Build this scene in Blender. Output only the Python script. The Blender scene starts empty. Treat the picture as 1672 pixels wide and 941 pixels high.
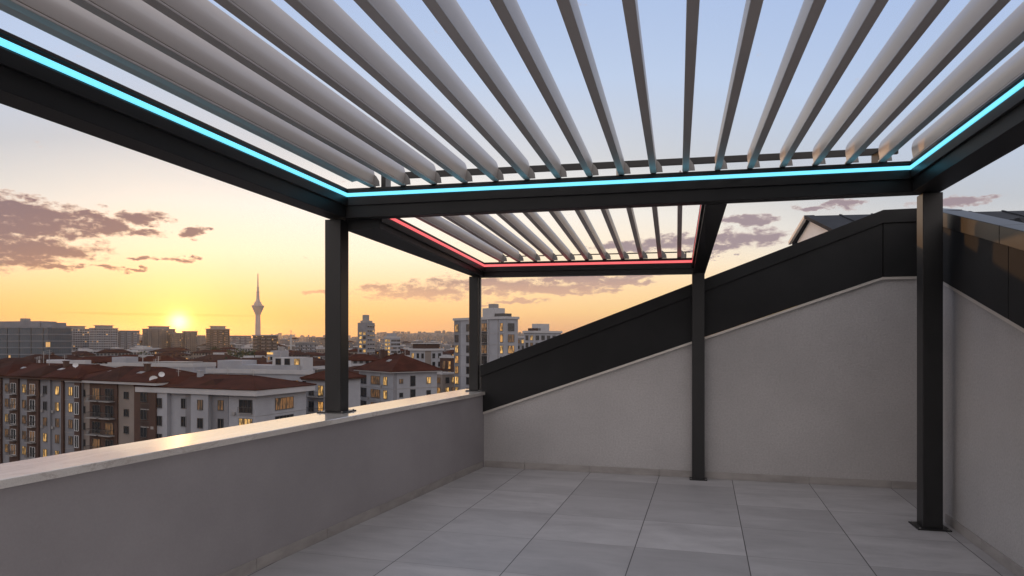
import bpy, bmesh, math, random
from mathutils import Vector, Matrix, Quaternion
R = math.radians
rnd = random.Random(7)
S = bpy.context.scene
COL = S.collection
EYE = 1.55
GROUND = -25.0

# ------------------------------------------------------------------ camera
cd = bpy.data.cameras.new("camera"); cam = bpy.data.objects.new("camera", cd); COL.objects.link(cam)
cam.location = (0, 0, EYE); cam.rotation_euler = (R(90), 0, 0)
cd.sensor_width = 36; cd.lens = 24.0; cd.shift_y = 0.0523
cd.clip_start = 0.05; cd.clip_end = 40000
S.camera = cam
S.render.engine = 'CYCLES'
try:
    S.cycles.use_denoising = True
    S.cycles.max_bounces = 7; S.cycles.diffuse_bounces = 4; S.cycles.glossy_bounces = 3
    S.cycles.transmission_bounces = 2; S.cycles.volume_bounces = 1
    S.cycles.caustics_reflective = False; S.cycles.caustics_refractive = False
    S.cycles.sample_clamp_indirect = 4.0
except Exception: pass
S.view_settings.view_transform = 'Standard'; S.view_settings.look = 'None'
S.view_settings.gamma = 1; S.view_settings.exposure = 0.0

SUN_AZ, SUN_EL = -26.0, 1.3

# ------------------------------------------------------------------ node maths
class E:
    """a float socket that can be added, multiplied ... in plain Python"""
    def __init__(s, nt, sock): s.nt, s.k = nt, sock
    def op(s, o, b=None, c=None, rev=False, clamp=False):
        n = s.nt.nodes.new('ShaderNodeMath'); n.operation = o; n.use_clamp = clamp
        ins = [s, b, c]
        if rev: ins = [b, s, c]
        for i, v in enumerate(ins):
            if v is None: continue
            if isinstance(v, E): s.nt.links.new(v.k, n.inputs[i])
            else: n.inputs[i].default_value = v
        return E(s.nt, n.outputs[0])
    def __add__(s, b): return s.op('ADD', b)
    __radd__ = __add__
    def __sub__(s, b): return s.op('SUBTRACT', b)
    def __rsub__(s, b): return s.op('SUBTRACT', b, rev=True)
    def __mul__(s, b): return s.op('MULTIPLY', b)
    __rmul__ = __mul__
    def __truediv__(s, b): return s.op('DIVIDE', b)
    def __pow__(s, b): return s.op('POWER', b)
    def exp(s): return s.op('EXPONENT')
    def mx(s, b): return s.op('MAXIMUM', b)
    def mn(s, b): return s.op('MINIMUM', b)
    def fract(s): return s.op('FRACT')
    def floor(s): return s.op('FLOOR')
    def abs(s): return s.op('ABSOLUTE')
    def gt(s, b): return s.op('GREATER_THAN', b)
    def lt(s, b): return s.op('LESS_THAN', b)
    def smooth(s, a, b):
        n = s.nt.nodes.new('ShaderNodeMapRange'); n.interpolation_type = 'SMOOTHSTEP'
        s.nt.links.new(s.k, n.inputs['Value']); n.inputs['From Min'].default_value = a; n.inputs['From Max'].default_value = b
        return E(s.nt, n.outputs[0])
def combine(nt, x, y, z):
    n = nt.nodes.new('ShaderNodeCombineXYZ')
    for i, v in enumerate((x, y, z)):
        if isinstance(v, E): nt.links.new(v.k, n.inputs[i])
        else: n.inputs[i].default_value = v
    return n.outputs[0]
def noise(nt, vec, scale, detail=4, rough=.55, dist=0.0):
    n = nt.nodes.new('ShaderNodeTexNoise'); n.inputs['Scale'].default_value = scale
    n.inputs['Detail'].default_value = detail; n.inputs['Roughness'].default_value = rough; n.inputs['Distortion'].default_value = dist
    if vec is not None: nt.links.new(vec, n.inputs['Vector'])
    return E(nt, n.outputs['Fac'])
def ramp(nt, fac, stops):
    n = nt.nodes.new('ShaderNodeValToRGB'); cr = n.color_ramp
    while len(cr.elements) < len(stops): cr.elements.new(.5)
    for e, (p, c) in zip(cr.elements, stops): e.position = p; e.color = (*c, 1)
    nt.links.new(fac.k, n.inputs[0]); return n.outputs[0]
def mixc(nt, fac, a, b, mode='MIX'):
    n = nt.nodes.new('ShaderNodeMix'); n.data_type = 'RGBA'; n.blend_type = mode; n.clamp_factor = True
    if isinstance(fac, E): nt.links.new(fac.k, n.inputs[0])
    else: n.inputs[0].default_value = fac
    for i, v in ((6, a), (7, b)):
        if isinstance(v, tuple): n.inputs[i].default_value = (*v[:3], 1)
        else: nt.links.new(v, n.inputs[i])
    return n.outputs[2]

# ------------------------------------------------------------------ sky
W = bpy.data.worlds.new("World"); S.world = W; W.use_nodes = True
nt = W.node_tree; nt.nodes.clear()
tc = nt.nodes.new('ShaderNodeTexCoord'); sep = nt.nodes.new('ShaderNodeSeparateXYZ'); nt.links.new(tc.outputs['Generated'], sep.inputs[0])
dx, dy, dz = (E(nt, sep.outputs[i]) for i in range(3))
el = dz.op('ARCSINE') * 57.2958
az = dx.op('ARCTAN2', dy) * 57.2958
el_f = el + (az.smooth(8.0, 40.0) * 5.5 + az.smooth(-26.0, -44.0) * 2.5) * el.smooth(2.0, 9.0)
front = ramp(nt, ((el_f + 5.0) / 65.0), [((e + 5) / 65, c) for e, c in [
    (-5, (.36, .17, .10)), (0, (.80, .38, .19)), (1.0, (.90, .47, .21)), (2.5, (.98, .63, .27)), (4.4, (1.0, .71, .38)), (7, (.97, .80, .58)),
    (10.5, (.80, .76, .70)), (15, (.53, .56, .61)), (21, (.49, .60, .80)), (28, (.41, .53, .79)), (42, (.42, .46, .57)), (60, (.52, .53, .60))]])
rear = ramp(nt, ((el + 5.0) / 65.0), [((e + 5) / 65, c) for e, c in [
    (-5, (.40, .34, .32)), (0, (.97, .84, .79)), (6, (1.22, 1.06, 1.0)), (14, (1.22, 1.1, 1.05)), (30, (1.05, 1.0, 1.02)), (60, (.70, .69, .74))]])
sd = Vector((math.sin(R(SUN_AZ)) * math.cos(R(SUN_EL)), math.cos(R(SUN_AZ)) * math.cos(R(SUN_EL)), math.sin(R(SUN_EL))))
cosd = dx * sd.x + dy * sd.y + dz * sd.z
theta = cosd.mn(1.0).op('ARCCOSINE') * 57.2958
hx = math.sin(R(-8)); hy = math.cos(R(-8))
side = (dx * hx + dy * hy).smooth(-.15, .75)
sky = mixc(nt, side, rear, front)
# broad brightening above the sunset
g = (((az + 7.0) / 21.0) ** 2.0 * -1.0 - ((el - 11.5) / 7.0) ** 2.0).exp()
def scaled(fac, col):
    n = nt.nodes.new('ShaderNodeVectorMath'); n.operation = 'SCALE'; n.inputs[0].default_value = col
    nt.links.new(fac.k, n.inputs['Scale']); return n.outputs[0]
def addc(a, b):
    n = nt.nodes.new('ShaderNodeVectorMath'); n.operation = 'ADD'; nt.links.new(a, n.inputs[0]); nt.links.new(b, n.inputs[1]); return n.outputs[0]
sky = addc(sky, scaled(g, (.23, .20, .17)))
# clouds: ellipses in (azimuth, elevation) broken up by noise
cv = combine(nt, az * .16, el * .42, 0.0)
n1 = noise(nt, cv, 2.4, 8, .62, .35) * .62 + noise(nt, combine(nt, az * .30, el * .52, 4.0), 4.6, 6, .6, .2) * .38
CL = [(-35.9, 8.52, 4.05, 0.83), (-38.8, 7.41, 3.43, 1.6), (-34.8, 7.8, 4.33, 0.63), (-36.2, 9.37, 1.51, 0.58), (-34.5, 6.45, 4.01, 0.68), (-38.2, 5.76, 4.13, 0.97), (-35.7, 5.53, 2.54, 0.38), (-30.5, 8.26, 1.45, 0.62), (-28.3, 9.06, 1.67, 0.45), (-28.1, 8.01, 1.04, 0.27), (-25.2, 8.27, 1.01, 0.33), (-33.6, 5.21, 1.21, 0.21), (-30.5, 5.3, 1.3, 0.22), (-28.7, 5.35, 0.79, 0.11), (-28.1, 6.18, 0.96, 0.16), (-26.0, 6.16, 1.0, 0.14), (-32.2, 9.19, 1.03, 0.39), (-7.5, 4.12, 3.79, 0.56), (-2.9, 4.91, 4.61, 0.51), (1.7, 4.51, 5.65, 0.51), (5.3, 4.09, 3.06, 0.2), (6.3, 5.2, 4.57, 0.26), (8.4, 4.87, 3.02, 0.2), (-10.7, 4.28, 1.39, 0.3), (0.7, 3.44, 1.85, 0.21), (-15.3, 4.01, 1.43, 0.2), (-1.8, 2.98, 1.33, 0.1), (18.8, 8.21, 2.99, 0.68), (14.8, 8.05, 2.88, 0.55), (19.2, 9.52, 1.47, 0.39), (10.9, 7.92, 3.47, 0.45), (16.7, 7.34, 2.36, 0.25), (16.0, 6.88, 0.95, 0.15), (25.8, 10.34, 1.42, 0.32), (23.9, 10.23, 1.29, 0.19), (33.0, 9.73, 2.17, 0.26), (-45.5, 9.21, 3.03, 1.08), (48.6, 7.04, 6.75, 1.36)]
wv = combine(nt, az * .55, el * 1.1, 9.0)
wa = noise(nt, wv, .9, 5, .6); wb = noise(nt, combine(nt, az * .55, el * 1.1, 31.0), .9, 5, .6)
azw = az + (wa - .5) * 5.5; elw = el + (wb - .5) * 1.7
m = None
for a, e, ra, re in CL:
    v = 1.0 - ((azw - a) / (ra * 1.15)) ** 2.0 - ((elw - e) / (re * 1.2)) ** 2.0
    m = v if m is None else m.mx(v)
m = m.mx(-1.2)
cl = (m.mx(-.9) * .75 + (n1 - .5) * 4.2 + .18)
dens = cl.smooth(-.05, .75)
core = cl.smooth(.05, .85)
warm = theta.smooth(40.0, 6.0)
ccol = mixc(nt, core, mixc(nt, warm, (.58, .43, .40), (.70, .43, .30)), mixc(nt, warm, (.33, .25, .285), (.145, .10, .145)))
low = el.smooth(6.5, 3.4)
ccol = mixc(nt, low * (az.smooth(-24.0, -16.0)), ccol, (.66, .40, .30))
sky = mixc(nt, dens * .96, sky, ccol)
st = (1.0 - ((az + 27.0) / 8.0) ** 2.0 - ((el - 2.02 - (n1 - .5) * .25) / .13) ** 2.0).smooth(0.0, .7)
sky = mixc(nt, st * .6, sky, (.72, .26, .09))
# the low sun and its aureole
sky = addc(sky, scaled((theta * theta * (-1 / .42)).exp(), (10.0, 7.5, 3.6)))
veil = 1.0 - dens * .75
sky = mixc(nt, ((el / 3.4) ** 2.0 * -1.0 - ((az - SUN_AZ) / 22.0) ** 2.0).exp() * .88, sky, (1.0, .45, .09))
sky = addc(sky, scaled((theta * (-1 / 1.7)).exp() * veil, (1.0, .42, .06)))
sky = addc(sky, scaled((theta * (-1 / 8.0)).exp() * veil, (.14, .07, .0)))
ns = nt.nodes.new('ShaderNodeTexSky')
try:
    ns.sky_type = 'NISHITA'; ns.sun_disc = False; ns.sun_elevation = R(SUN_EL); ns.sun_rotation = R(SUN_AZ)
    nsv = nt.nodes.new('ShaderNodeVectorMath'); nsv.operation = 'SCALE'; nt.links.new(ns.outputs[0], nsv.inputs[0]); nsv.inputs['Scale'].default_value = .012
    sky = addc(sky, nsv.outputs[0])
except Exception: pass
bg = nt.nodes.new('ShaderNodeBackground'); nt.links.new(sky, bg.inputs[0]); bg.inputs[1].default_value = 1.0
out = nt.nodes.new('ShaderNodeOutputWorld'); nt.links.new(bg.outputs[0], out.inputs[0])
try: W.cycles.sampling_method = 'MANUAL'; W.cycles.sample_map_resolution = 2048
except Exception: pass

sl = bpy.data.lights.new("sun", 'SUN'); sl.energy = .7; sl.angle = R(.6); sl.color = (1.0, .47, .14)
so = bpy.data.objects.new("sun", sl); COL.objects.link(so)
lel = R(1.2); lsd = Vector((math.sin(R(SUN_AZ)) * math.cos(lel), math.cos(R(SUN_AZ)) * math.cos(lel), math.sin(lel)))
so.rotation_euler = lsd.to_track_quat('Z', 'Y').to_euler(); so.location = (-40, 80, 30)

# ------------------------------------------------------------------ materials
def mat(name, col, rough=.6, metal=0.0, vary=0.0, vscale=3.0, bump=0.0, bscale=60.0, emit=None, estr=0.0, spec=None, stretch=None, col2=None):
    m = bpy.data.materials.new(name); m.use_nodes = True; t = m.node_tree; p = t.nodes['Principled BSDF']
    p.inputs['Roughness'].default_value = rough; p.inputs['Metallic'].default_value = metal
    if spec is not None: p.inputs['Specular IOR Level'].default_value = spec
    p.inputs['Base Color'].default_value = (*col, 1)
    if vary or col2 or bump:
        c = t.nodes.new('ShaderNodeTexCoord'); vec = c.outputs['Object']
        if stretch:
            mp = t.nodes.new('ShaderNodeMapping'); mp.inputs['Scale'].default_value = stretch; t.links.new(vec, mp.inputs[0]); vec = mp.outputs[0]
    if vary or col2:
        f = noise(t, vec, vscale, 6, .6, .2).smooth(.3, .7)
        lo = col2 or tuple(max(0, x * (1 - vary)) for x in col); hi = col if col2 else tuple(x * (1 + vary) for x in col)
        t.links.new(mixc(t, f, lo, hi), p.inputs['Base Color'])
    if bump:
        f2 = noise(t, vec, bscale, 3, .6)
        b = t.nodes.new('ShaderNodeBump'); b.inputs['Strength'].default_value = bump; b.inputs['Distance'].default_value = .01
        t.links.new(f2.k, b.inputs['Height']); t.links.new(b.outputs[0], p.inputs['Normal'])
    if emit:
        p.inputs['Emission Color'].default_value = (*emit, 1); p.inputs['Emission Strength'].default_value = estr
    return m
M = {}
M['anthracite'] = mat('anthracite', (.017, .017, .0178), .40, .0, .12, 2.0, .02, 300, spec=.4)
M['clad'] = mat('clad', (.0185, .0186, .0195), .62, .0, .18, 1.2, spec=.2)
M['cap_metal'] = mat('cap_metal', (.030, .028, .027), .42, .0, .15, 1.2, spec=.45)
M['louvre'] = mat('louvre', (.53, .485, .455), .36, .25, .04, 1.0)
M['bracket'] = mat('bracket', (.32, .31, .30), .45, .3)
M['trim'] = mat('trim', (.66, .62, .57), .45, .2)
M['led_blue'] = mat('led_blue', (.2, .5, .6), .5, emit=(.17, .72, 1.0), estr=1.2)
M['led_red'] = mat('led_red', (.5, .2, .2), .5, emit=(1.0, .14, .15), estr=1.0)
M['led_edge'] = mat('led_edge', (.35, .32, .31), .4)

def plaster(name, col, grain):
    m = bpy.data.materials.new(name); m.use_nodes = True; t = m.node_tree; p = t.nodes['Principled BSDF']
    c = t.nodes.new('ShaderNodeTexCoord'); v = c.outputs['Object']
    a = noise(t, v, .9, 5, .6).smooth(.25, .75); b = noise(t, v, 52, 3, .75).smooth(.3, .72); d = noise(t, v, 6, 5, .6)
    cc = mixc(t, a, tuple(x * .88 for x in col), tuple(x * 1.07 for x in col))
    cc = mixc(t, b * grain, cc, tuple(x * .62 for x in col))
    t.links.new(cc, p.inputs['Base Color']); p.inputs['Roughness'].default_value = .9; p.inputs['Specular IOR Level'].default_value = .2
    bb = t.nodes.new('ShaderNodeBump'); bb.inputs['Strength'].default_value = .35 * (grain * 2 + .2); bb.inputs['Distance'].default_value = .008
    t.links.new((b * .7 + d * .3).k, bb.inputs['Height']); t.links.new(bb.outputs[0], p.inputs['Normal'])
    return m
M['plaster'] = plaster('plaster', (.535, .515, .51), .46)
M['plaster_smooth'] = plaster('plaster_smooth', (.362, .342, .352), .12)

def tile_mat():
    m = bpy.data.materials.new('floor_tile'); m.use_nodes = True; t = m.node_tree; p = t.nodes['Principled BSDF']
    c = t.nodes.new('ShaderNodeTexCoord'); s = t.nodes.new('ShaderNodeSeparateXYZ'); t.links.new(c.outputs['Object'], s.inputs[0])
    u = (E(t, s.outputs[0]) - .528) / .8; v = (E(t, s.outputs[1]) - .365) / .8
    fu = (u.fract() - .5).abs(); fv = (v.fract() - .5).abs()
    ju = fu.smooth(.4945, .4968); jv = fv.smooth(.4952, .4974)
    w = t.nodes.new('ShaderNodeTexWhiteNoise'); w.noise_dimensions = '3D'; t.links.new(combine(t, u.floor(), v.floor(), 0.0), w.inputs['Vector'])
    r = E(t, w.outputs['Value'])
    off = combine(t, E(t, s.outputs[0]) * .8 + r * 37.0, E(t, s.outputs[1]) * 1.9 + r * 11.0, r * 5.0)
    a = noise(t, off, 1.7, 8, .62, .6).smooth(.25, .78); b = noise(t, off, 9.0, 5, .6, .4).smooth(.35, .8)
    cc = mixc(t, a, (.37, .358, .365), (.56, .542, .545)); cc = mixc(t, b * .3, cc, (.55, .525, .52))
    cc = mixc(t, (r - .5) * .6 + .24, cc, (.27, .26, .265))
    cc = mixc(t, jv * .6, cc, (.15, .14, .14)); cc = mixc(t, ju, cc, (.075, .07, .07))
    t.links.new(cc, p.inputs['Base Color'])
    t.links.new((a * .14 + .40).k, p.inputs['Roughness']); p.inputs['Specular IOR Level'].default_value = .4
    bp = t.nodes.new('ShaderNodeBump'); bp.inputs['Strength'].default_value = .3; bp.inputs['Distance'].default_value = .004
    t.links.new((1.0 - ju.mx(jv) + b * .12).k, bp.inputs['Height']); t.links.new(bp.outputs[0], p.inputs['Normal'])
    return m
M['tile'] = tile_mat()
M['skirt'] = mat('skirt', (.36, .335, .32), .55, 0, .14, 3.0, stretch=(1, 1, 3))
def stone_mat():
    m = bpy.data.materials.new('coping_stone'); m.use_nodes = True; t = m.node_tree; p = t.nodes['Principled BSDF']
    c = t.nodes.new('ShaderNodeTexCoord'); mp = t.nodes.new('ShaderNodeMapping'); mp.inputs['Scale'].default_value = (1.0, 3.2, 3.2); t.links.new(c.outputs['Object'], mp.inputs[0])
    a = noise(t, mp.outputs[0], 1.3, 8, .62, 1.4); sp = noise(t, c.outputs['Object'], 60, 3, .6).smooth(.54, .68); fine = noise(t, c.outputs['Object'], 190, 2, .6)
    vein = ((a - .5).abs()).smooth(.022, .0)
    cc = mixc(t, a.smooth(.3, .7), (.72, .67, .62), (.84, .80, .75)); cc = mixc(t, vein * .45, cc, (.42, .35, .30)); cc = mixc(t, sp * .22, cc, (.45, .40, .37)); cc = mixc(t, fine.smooth(.45, .7) * .22, cc, (.42, .38, .35))
    t.links.new(cc, p.inputs['Base Color']); p.inputs['Roughness'].default_value = .35
    p.inputs['Coat Weight'].default_value = 1.0; p.inputs['Coat Roughness'].default_value = .07; p.inputs['Coat IOR'].default_value = 3.0
    return m
M['stone'] = stone_mat()
M['dark_roof'] = mat('dark_roof', (.035, .037, .043), .7, .0, .2, 1.5, spec=.06)
M['far_roof'] = mat('far_roof', (.026, .028, .034), .85, 0, .2, 1.5, spec=.02)
M['white_paint'] = mat('white_paint', (.80, .78, .75), .7, 0, .06, 1.0)
# city
M['roof_tile'] = mat('roof_tile', (.048, .0155, .010), .9, 0, .28, .35, .5, 9, spec=.08)
M['roof_tile_dark'] = mat('roof_tile_dark', (.038, .017, .013), .9, 0, .28, .35, .5, 9, spec=.08)
M['render_white'] = mat('render_white', (.28, .285, .315), .85, 0, .10, .25)
M['render_grey'] = mat('render_grey', (.18, .18, .20), .85, 0, .12, .25)
M['render_beige'] = mat('render_beige', (.195, .165, .15), .85, 0, .12, .25)
M['render_brown'] = mat('render_brown', (.058, .030, .023), .85, 0, .18, .3)
M['fascia'] = mat('fascia', (.37, .365, .38), .7, 0, .06, .4)
M['glass_dark'] = mat('glass_dark', (.020, .022, .026), .12, 0)
def lit_mat(name, col, lo, hi):
    m = bpy.data.materials.new(name); m.use_nodes = True; t = m.node_tree; p = t.nodes['Principled BSDF']
    c = t.nodes.new('ShaderNodeTexCoord'); oi = t.nodes.new('ShaderNodeObjectInfo'); sp = t.nodes.new('ShaderNodeSeparateXYZ'); t.links.new(c.outputs['Object'], sp.inputs[0])
    rr_ = E(t, oi.outputs['Random'])
    v = combine(t, E(t, sp.outputs[0]) * 1.6 + rr_ * 50.0, rr_ * 33.0, E(t, sp.outputs[2]) * .5)
    n_ = noise(t, v, 1.5, 2, .5).smooth(.36, .60); f_ = noise(t, c.outputs['Object'], 4.0, 3, .6)
    p.inputs['Base Color'].default_value = (.10, .08, .06, 1); p.inputs['Roughness'].default_value = .25
    t.links.new(mixc(t, n_, tuple(x * .8 for x in col), col), p.inputs['Emission Color'])
    t.links.new(((n_ * (hi - lo) + lo) * (f_ * .8 + .6) * (rr_ * .7 + .55)).k, p.inputs['Emission Strength'])
    return m
M['lit_a'] = lit_mat('lit_a', (1.0, .56, .16), .12, .95)
M['lit_b'] = lit_mat('lit_b', (1.0, .48, .12), .06, .60)
M['lit_c'] = lit_mat('lit_c', (.9, .38, .10), .0, .16)
M['frame_dark'] = mat('frame_dark', (.06, .055, .055), .5)
M['frame_white'] = mat('frame_white', (.55, .55, .56), .5)
M['concrete'] = mat('concrete', (.24, .23, .23), .9, 0, .15, .3)
M['flat_roof'] = mat('flat_roof', (.13, .12, .12), .9, 0, .25, .2)
M['metal_grey'] = mat('metal_grey', (.35, .35, .36), .5, .4)
M['tower_concrete'] = mat('tower_concrete', (.36, .32, .32), .8, 0, .08, .02)
M['bark'] = mat('bark', (.06, .045, .035), .9)
M['leaf'] = mat('leaf', (.045, .055, .028), .8, 0, .4, .4)
M['ground'] = mat('ground', (.07, .062, .058), .95, 0, .35, .02)
M['asphalt'] = mat('asphalt', (.05, .05, .052), .9, 0, .15, .3)
M['hill'] = mat('hill', (.085, .078, .07), .95, 0, .4, .004)

def facade_mat(name, wall, fw, fh, ww, wh, lit=.12, glass=(.03, .033, .04)):
    m = bpy.data.materials.new(name); m.use_nodes = True; t = m.node_tree; p = t.nodes['Principled BSDF']
    c = t.nodes.new('ShaderNodeTexCoord'); s = t.nodes.new('ShaderNodeSeparateXYZ'); t.links.new(c.outputs['Object'], s.inputs[0])
    x, y, z = (E(t, s.outputs[i]) for i in range(3))
    u = (x + y) / fw; v = z / fh
    iu = ((u.fract() - .5).abs()).lt(ww / 2); iv = ((v.fract() - .55).abs()).lt(wh / 2)
    gm = t.nodes.new('ShaderNodeNewGeometry'); sn = t.nodes.new('ShaderNodeSeparateXYZ'); t.links.new(gm.outputs['Normal'], sn.inputs[0])
    vert = E(t, sn.outputs[2]).abs().lt(.3)
    w = t.nodes.new('ShaderNodeTexWhiteNoise'); oi = t.nodes.new('ShaderNodeObjectInfo')
    t.links.new(combine(t, u.floor(), v.floor(), E(t, oi.outputs['Random']) * 90.0), w.inputs['Vector'])
    r = E(t, w.outputs['Value']); win = iu * iv * vert
    nz = noise(t, c.outputs['Object'], .12, 4).smooth(.3, .7)
    wc = mixc(t, nz, tuple(k * .85 for k in wall), tuple(k * 1.1 for k in wall))
    t.links.new(mixc(t, win * ((r * 7.0).fract() * .35 + .65), wc, glass), p.inputs['Base Color'])
    t.links.new((.85 - win * .6).k, p.inputs['Roughness'])
    p.inputs['Emission Color'].default_value = (1.0, .52, .14, 1)
    t.links.new((win * r.lt(lit) * .7).k, p.inputs['Emission Strength'])
    return m
F = {'white': facade_mat('far_white', (.235, .23, .245), 2.8, 3.1, .58, .52, .06, (.012, .013, .016)),
     'grey': facade_mat('far_grey', (.17, .165, .175), 2.4, 3.0, .56, .54, .05, (.012, .013, .016)),
     'beige': facade_mat('far_beige', (.19, .16, .14), 3.0, 3.0, .45, .5, .05),
     'brown': facade_mat('far_brown', (.10, .075, .062), 2.6, 3.0, .5, .5, .06),
     'glass': facade_mat('office_glass', (.085, .10, .12), 1.5, 3.8, .92, .74, .035, (.05, .065, .085))}

# ------------------------------------------------------------------ mesh helpers
class MB:
    def __init__(s): s.bm = bmesh.new()
    def quadmesh(s, rings, closed=True, caps=True):
        vs = [[s.bm.verts.new(p) for p in r] for r in rings]; n = len(rings[0])
        for a, b in zip(vs, vs[1:]):
            for i in range(n if closed else n - 1):
                j = (i + 1) % n; s.bm.faces.new((a[i], a[j], b[j], b[i]))
        if caps: s.bm.faces.new(vs[0][::-1]); s.bm.faces.new(vs[-1])
        return s
    def box(s, x0, x1, y0, y1, z0, z1):
        return s.quadmesh([[(x0, y0, z), (x1, y0, z), (x1, y1, z), (x0, y1, z)] for z in (z0, z1)])
    def obox(s, c, ax, ay, az):
        c, ax, ay, az = map(Vector, (c, ax, ay, az))
        return s.quadmesh([[c - ax - ay + k * az, c + ax - ay + k * az, c + ax + ay + k * az, c - ax + ay + k * az] for k in (-1, 1)])
    def prism(s, poly, vec):
        vec = Vector(vec); a = [Vector(p) for p in poly]
        return s.quadmesh([a, [p + vec for p in a]])
    def tube(s, p0, p1, r0, r1=None, n=10):
        p0, p1 = Vector(p0), Vector(p1); r1 = r0 if r1 is None else r1
        d = (p1 - p0).normalized(); a = d.orthogonal().normalized(); b = d.cross(a)
        return s.quadmesh([[p + a * r * math.cos(2 * math.pi * i / n) + b * r * math.sin(2 * math.pi * i / n) for i in range(n)] for p, r in ((p0, r0), (p1, r1))])
    def lathe(s, prof, n=24, c=(0, 0, 0)):
        c = Vector(c)
        return s.quadmesh([[c + Vector((r * math.cos(2 * math.pi * i / n), r * math.sin(2 * math.pi * i / n), z)) for i in range(n)] for r, z in prof])
    def mesh(s, name, m):
        bmesh.ops.recalc_face_normals(s.bm, faces=s.bm.faces)
        me = bpy.data.meshes.new(name); s.bm.to_mesh(me); s.bm.free(); me.materials.append(m); return me
    def build(s, name, m, parent=None, bevel=0.0, loc=None, rz=0.0):
        o = bpy.data.objects.new(name, s.mesh(name, m)); COL.objects.link(o)
        if parent: o.parent = parent
        if loc is not None: o.location = loc
        o.rotation_euler.z = rz
        if bevel:
            b = o.modifiers.new('bevel', 'BEVEL'); b.width = bevel; b.segments = 2; b.limit_method = 'ANGLE'; b.angle_limit = R(40)
        return o
def link(name, me, parent, loc=(0, 0, 0), rz=0.0):
    o = bpy.data.objects.new(name, me); COL.objects.link(o); o.parent = parent; o.location = loc; o.rotation_euler.z = rz; return o
def tag(o, label, cat, group=None):
    o['label'] = label; o['category'] = cat
    if group: o['group'] = group
    return o
def thing(name, label, cat, loc=(0, 0, 0), rz=0.0, group=None):
    o = bpy.data.objects.new(name, None); COL.objects.link(o); o.location = loc; o.rotation_euler.z = rz; o.empty_display_size = .1
    return tag(o, label, cat, group)
def structure(o, kind='structure'): o['kind'] = kind; return o
FPX = 1115.0
def gx(px, Y): return (px - 836.0) * Y / FPX
def gz(py, Y): return EYE + (558.0 - py) * Y / FPX

# ------------------------------------------------------------------ terrace walls and floor
C = Vector((-.349, 8.455, 0))                                  # inner corner of parapet and gable wall
TA = R(-15.78); t2 = Vector((math.cos(TA), math.sin(TA), 0)); d2 = Vector((-math.sin(TA), math.cos(TA), 0))
LB = 4.88                                                      # length of the gable wall
Bc = C + t2 * LB
R1 = Vector((3.730, 5.878, 0)); rd = Vector((-.281, -1, 0)).normalized()
R2 = R1 + rd * 8.6
pd = Vector((.341, .94, 0)).normalized(); pn = Vector((-pd.y, pd.x, 0))   # parapet direction, outward normal
PL = 11.5
P0 = C - pd * PL
floor_poly = [C, Bc, R1, R2, P0]
def toloc(p): q = Vector(p) - C; return Vector((q.dot(t2), q.dot(d2), q.z))
f = MB().prism([toloc(p) - Vector((0, 0, .25)) for p in floor_poly], (0, 0, .25)).build('floor', M['tile'], loc=C, rz=TA); structure(f)
# the house under the terrace
hp = [C + pn * .36 + pd * 6, Bc + Vector((6, 3, 0)), R2 + Vector((6, 0, 0)), R2 - Vector((0, .4, 0)), P0 + pn * .36]
hb = thing('apartment_house', 'house under the terrace, with its plastered outer walls below the parapet', 'building', (0, 0, GROUND))
MB().prism([p + Vector((0, 0, 0)) for p in hp], (0, 0, 24.7)).build('wall', M['plaster_smooth'], hb)

# parapet: local x along the parapet, y outward
pa = math.atan2(pd.y, pd.x)
par = thing('parapet_wall', 'low grey plastered parapet wall with stone coping along the city side', 'wall', P0, pa)
MB().box(0, PL, 0, .36, -.3, .89).build('wall', M['plaster_smooth'], par)
MB().box(0, PL + .35, -.03, .395, .891, .933).build('coping', M['stone'], par, bevel=.004)
sk = MB(); x = 11.44
while x > 0.0:
    a = max(0, x - .803); sk.box(a + .003, x - .003, -.012, -.0005, .0005, .078); x = a
sk.build('skirting', M['skirt'], par, bevel=.0015)

# gable wall (local x along t2, y = away from the camera)
def band(pts_low, pts_high, y0, y1):
    """a plate whose outline is low points left->right then high points right->left, thickness y0..y1"""
    poly = [(x, y0, z) for x, z in pts_low] + [(x, y0, z) for x, z in reversed(pts_high)]
    return MB().prism(poly, (0, y1 - y0, 0))
UK = (Vector((gx(1439, 7.29), 7.29, 0)) - C).dot(t2)
zlow = lambda u: .663 + (2.223 - .663) * u / UK
ztop = lambda u: 1.247 + (2.935 - 1.247) * u / UK
gw = thing('gable_wall', 'tall grey plastered wall with sloping black metal top at the end of the terrace', 'wall', C, TA)
band([(0.001, -.3), (LB, -.3)], [(0.001, .66), (UK, 2.22), (LB, 2.22)], 0.0, .25).build('wall', M['plaster'], gw)
band([(-.02, .675), (UK - .004, 2.236)], [(-.02, 1.24), (UK - .004, 2.925)], -.035, .30).build('cladding', M['clad'], gw, bevel=.003)
band([(UK + .004, 2.236), (LB + .05, 2.236)], [(UK + .004, 2.925), (LB + .05, 2.925)], -.035, .30).build('cladding', M['clad'], gw, bevel=.003)
band([(-.03, 1.115), (UK, 2.80), (LB + .05, 2.80)], [(-.03, 1.255), (UK, 2.94), (LB + .05, 2.94)], -.052, .34).build('cap_flashing', M['clad'], gw, bevel=.004)
band([(-.02, .645), (UK, 2.206), (LB - .03, 2.206)], [(-.02, .673), (UK, 2.234), (LB - .03, 2.234)], -.028, -.001).build('drip_trim', M['trim'], gw, bevel=.002)
sk = MB(); us = [0.013] + [.528 + .8 * i for i in range(0, 6)] + [LB]
for a, b in zip(us, us[1:]): sk.box(a + .003, b - .003, -.012, -.0005, .0005, .078)
sk.build('skirting', M['skirt'], gw, bevel=.0015)

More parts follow.
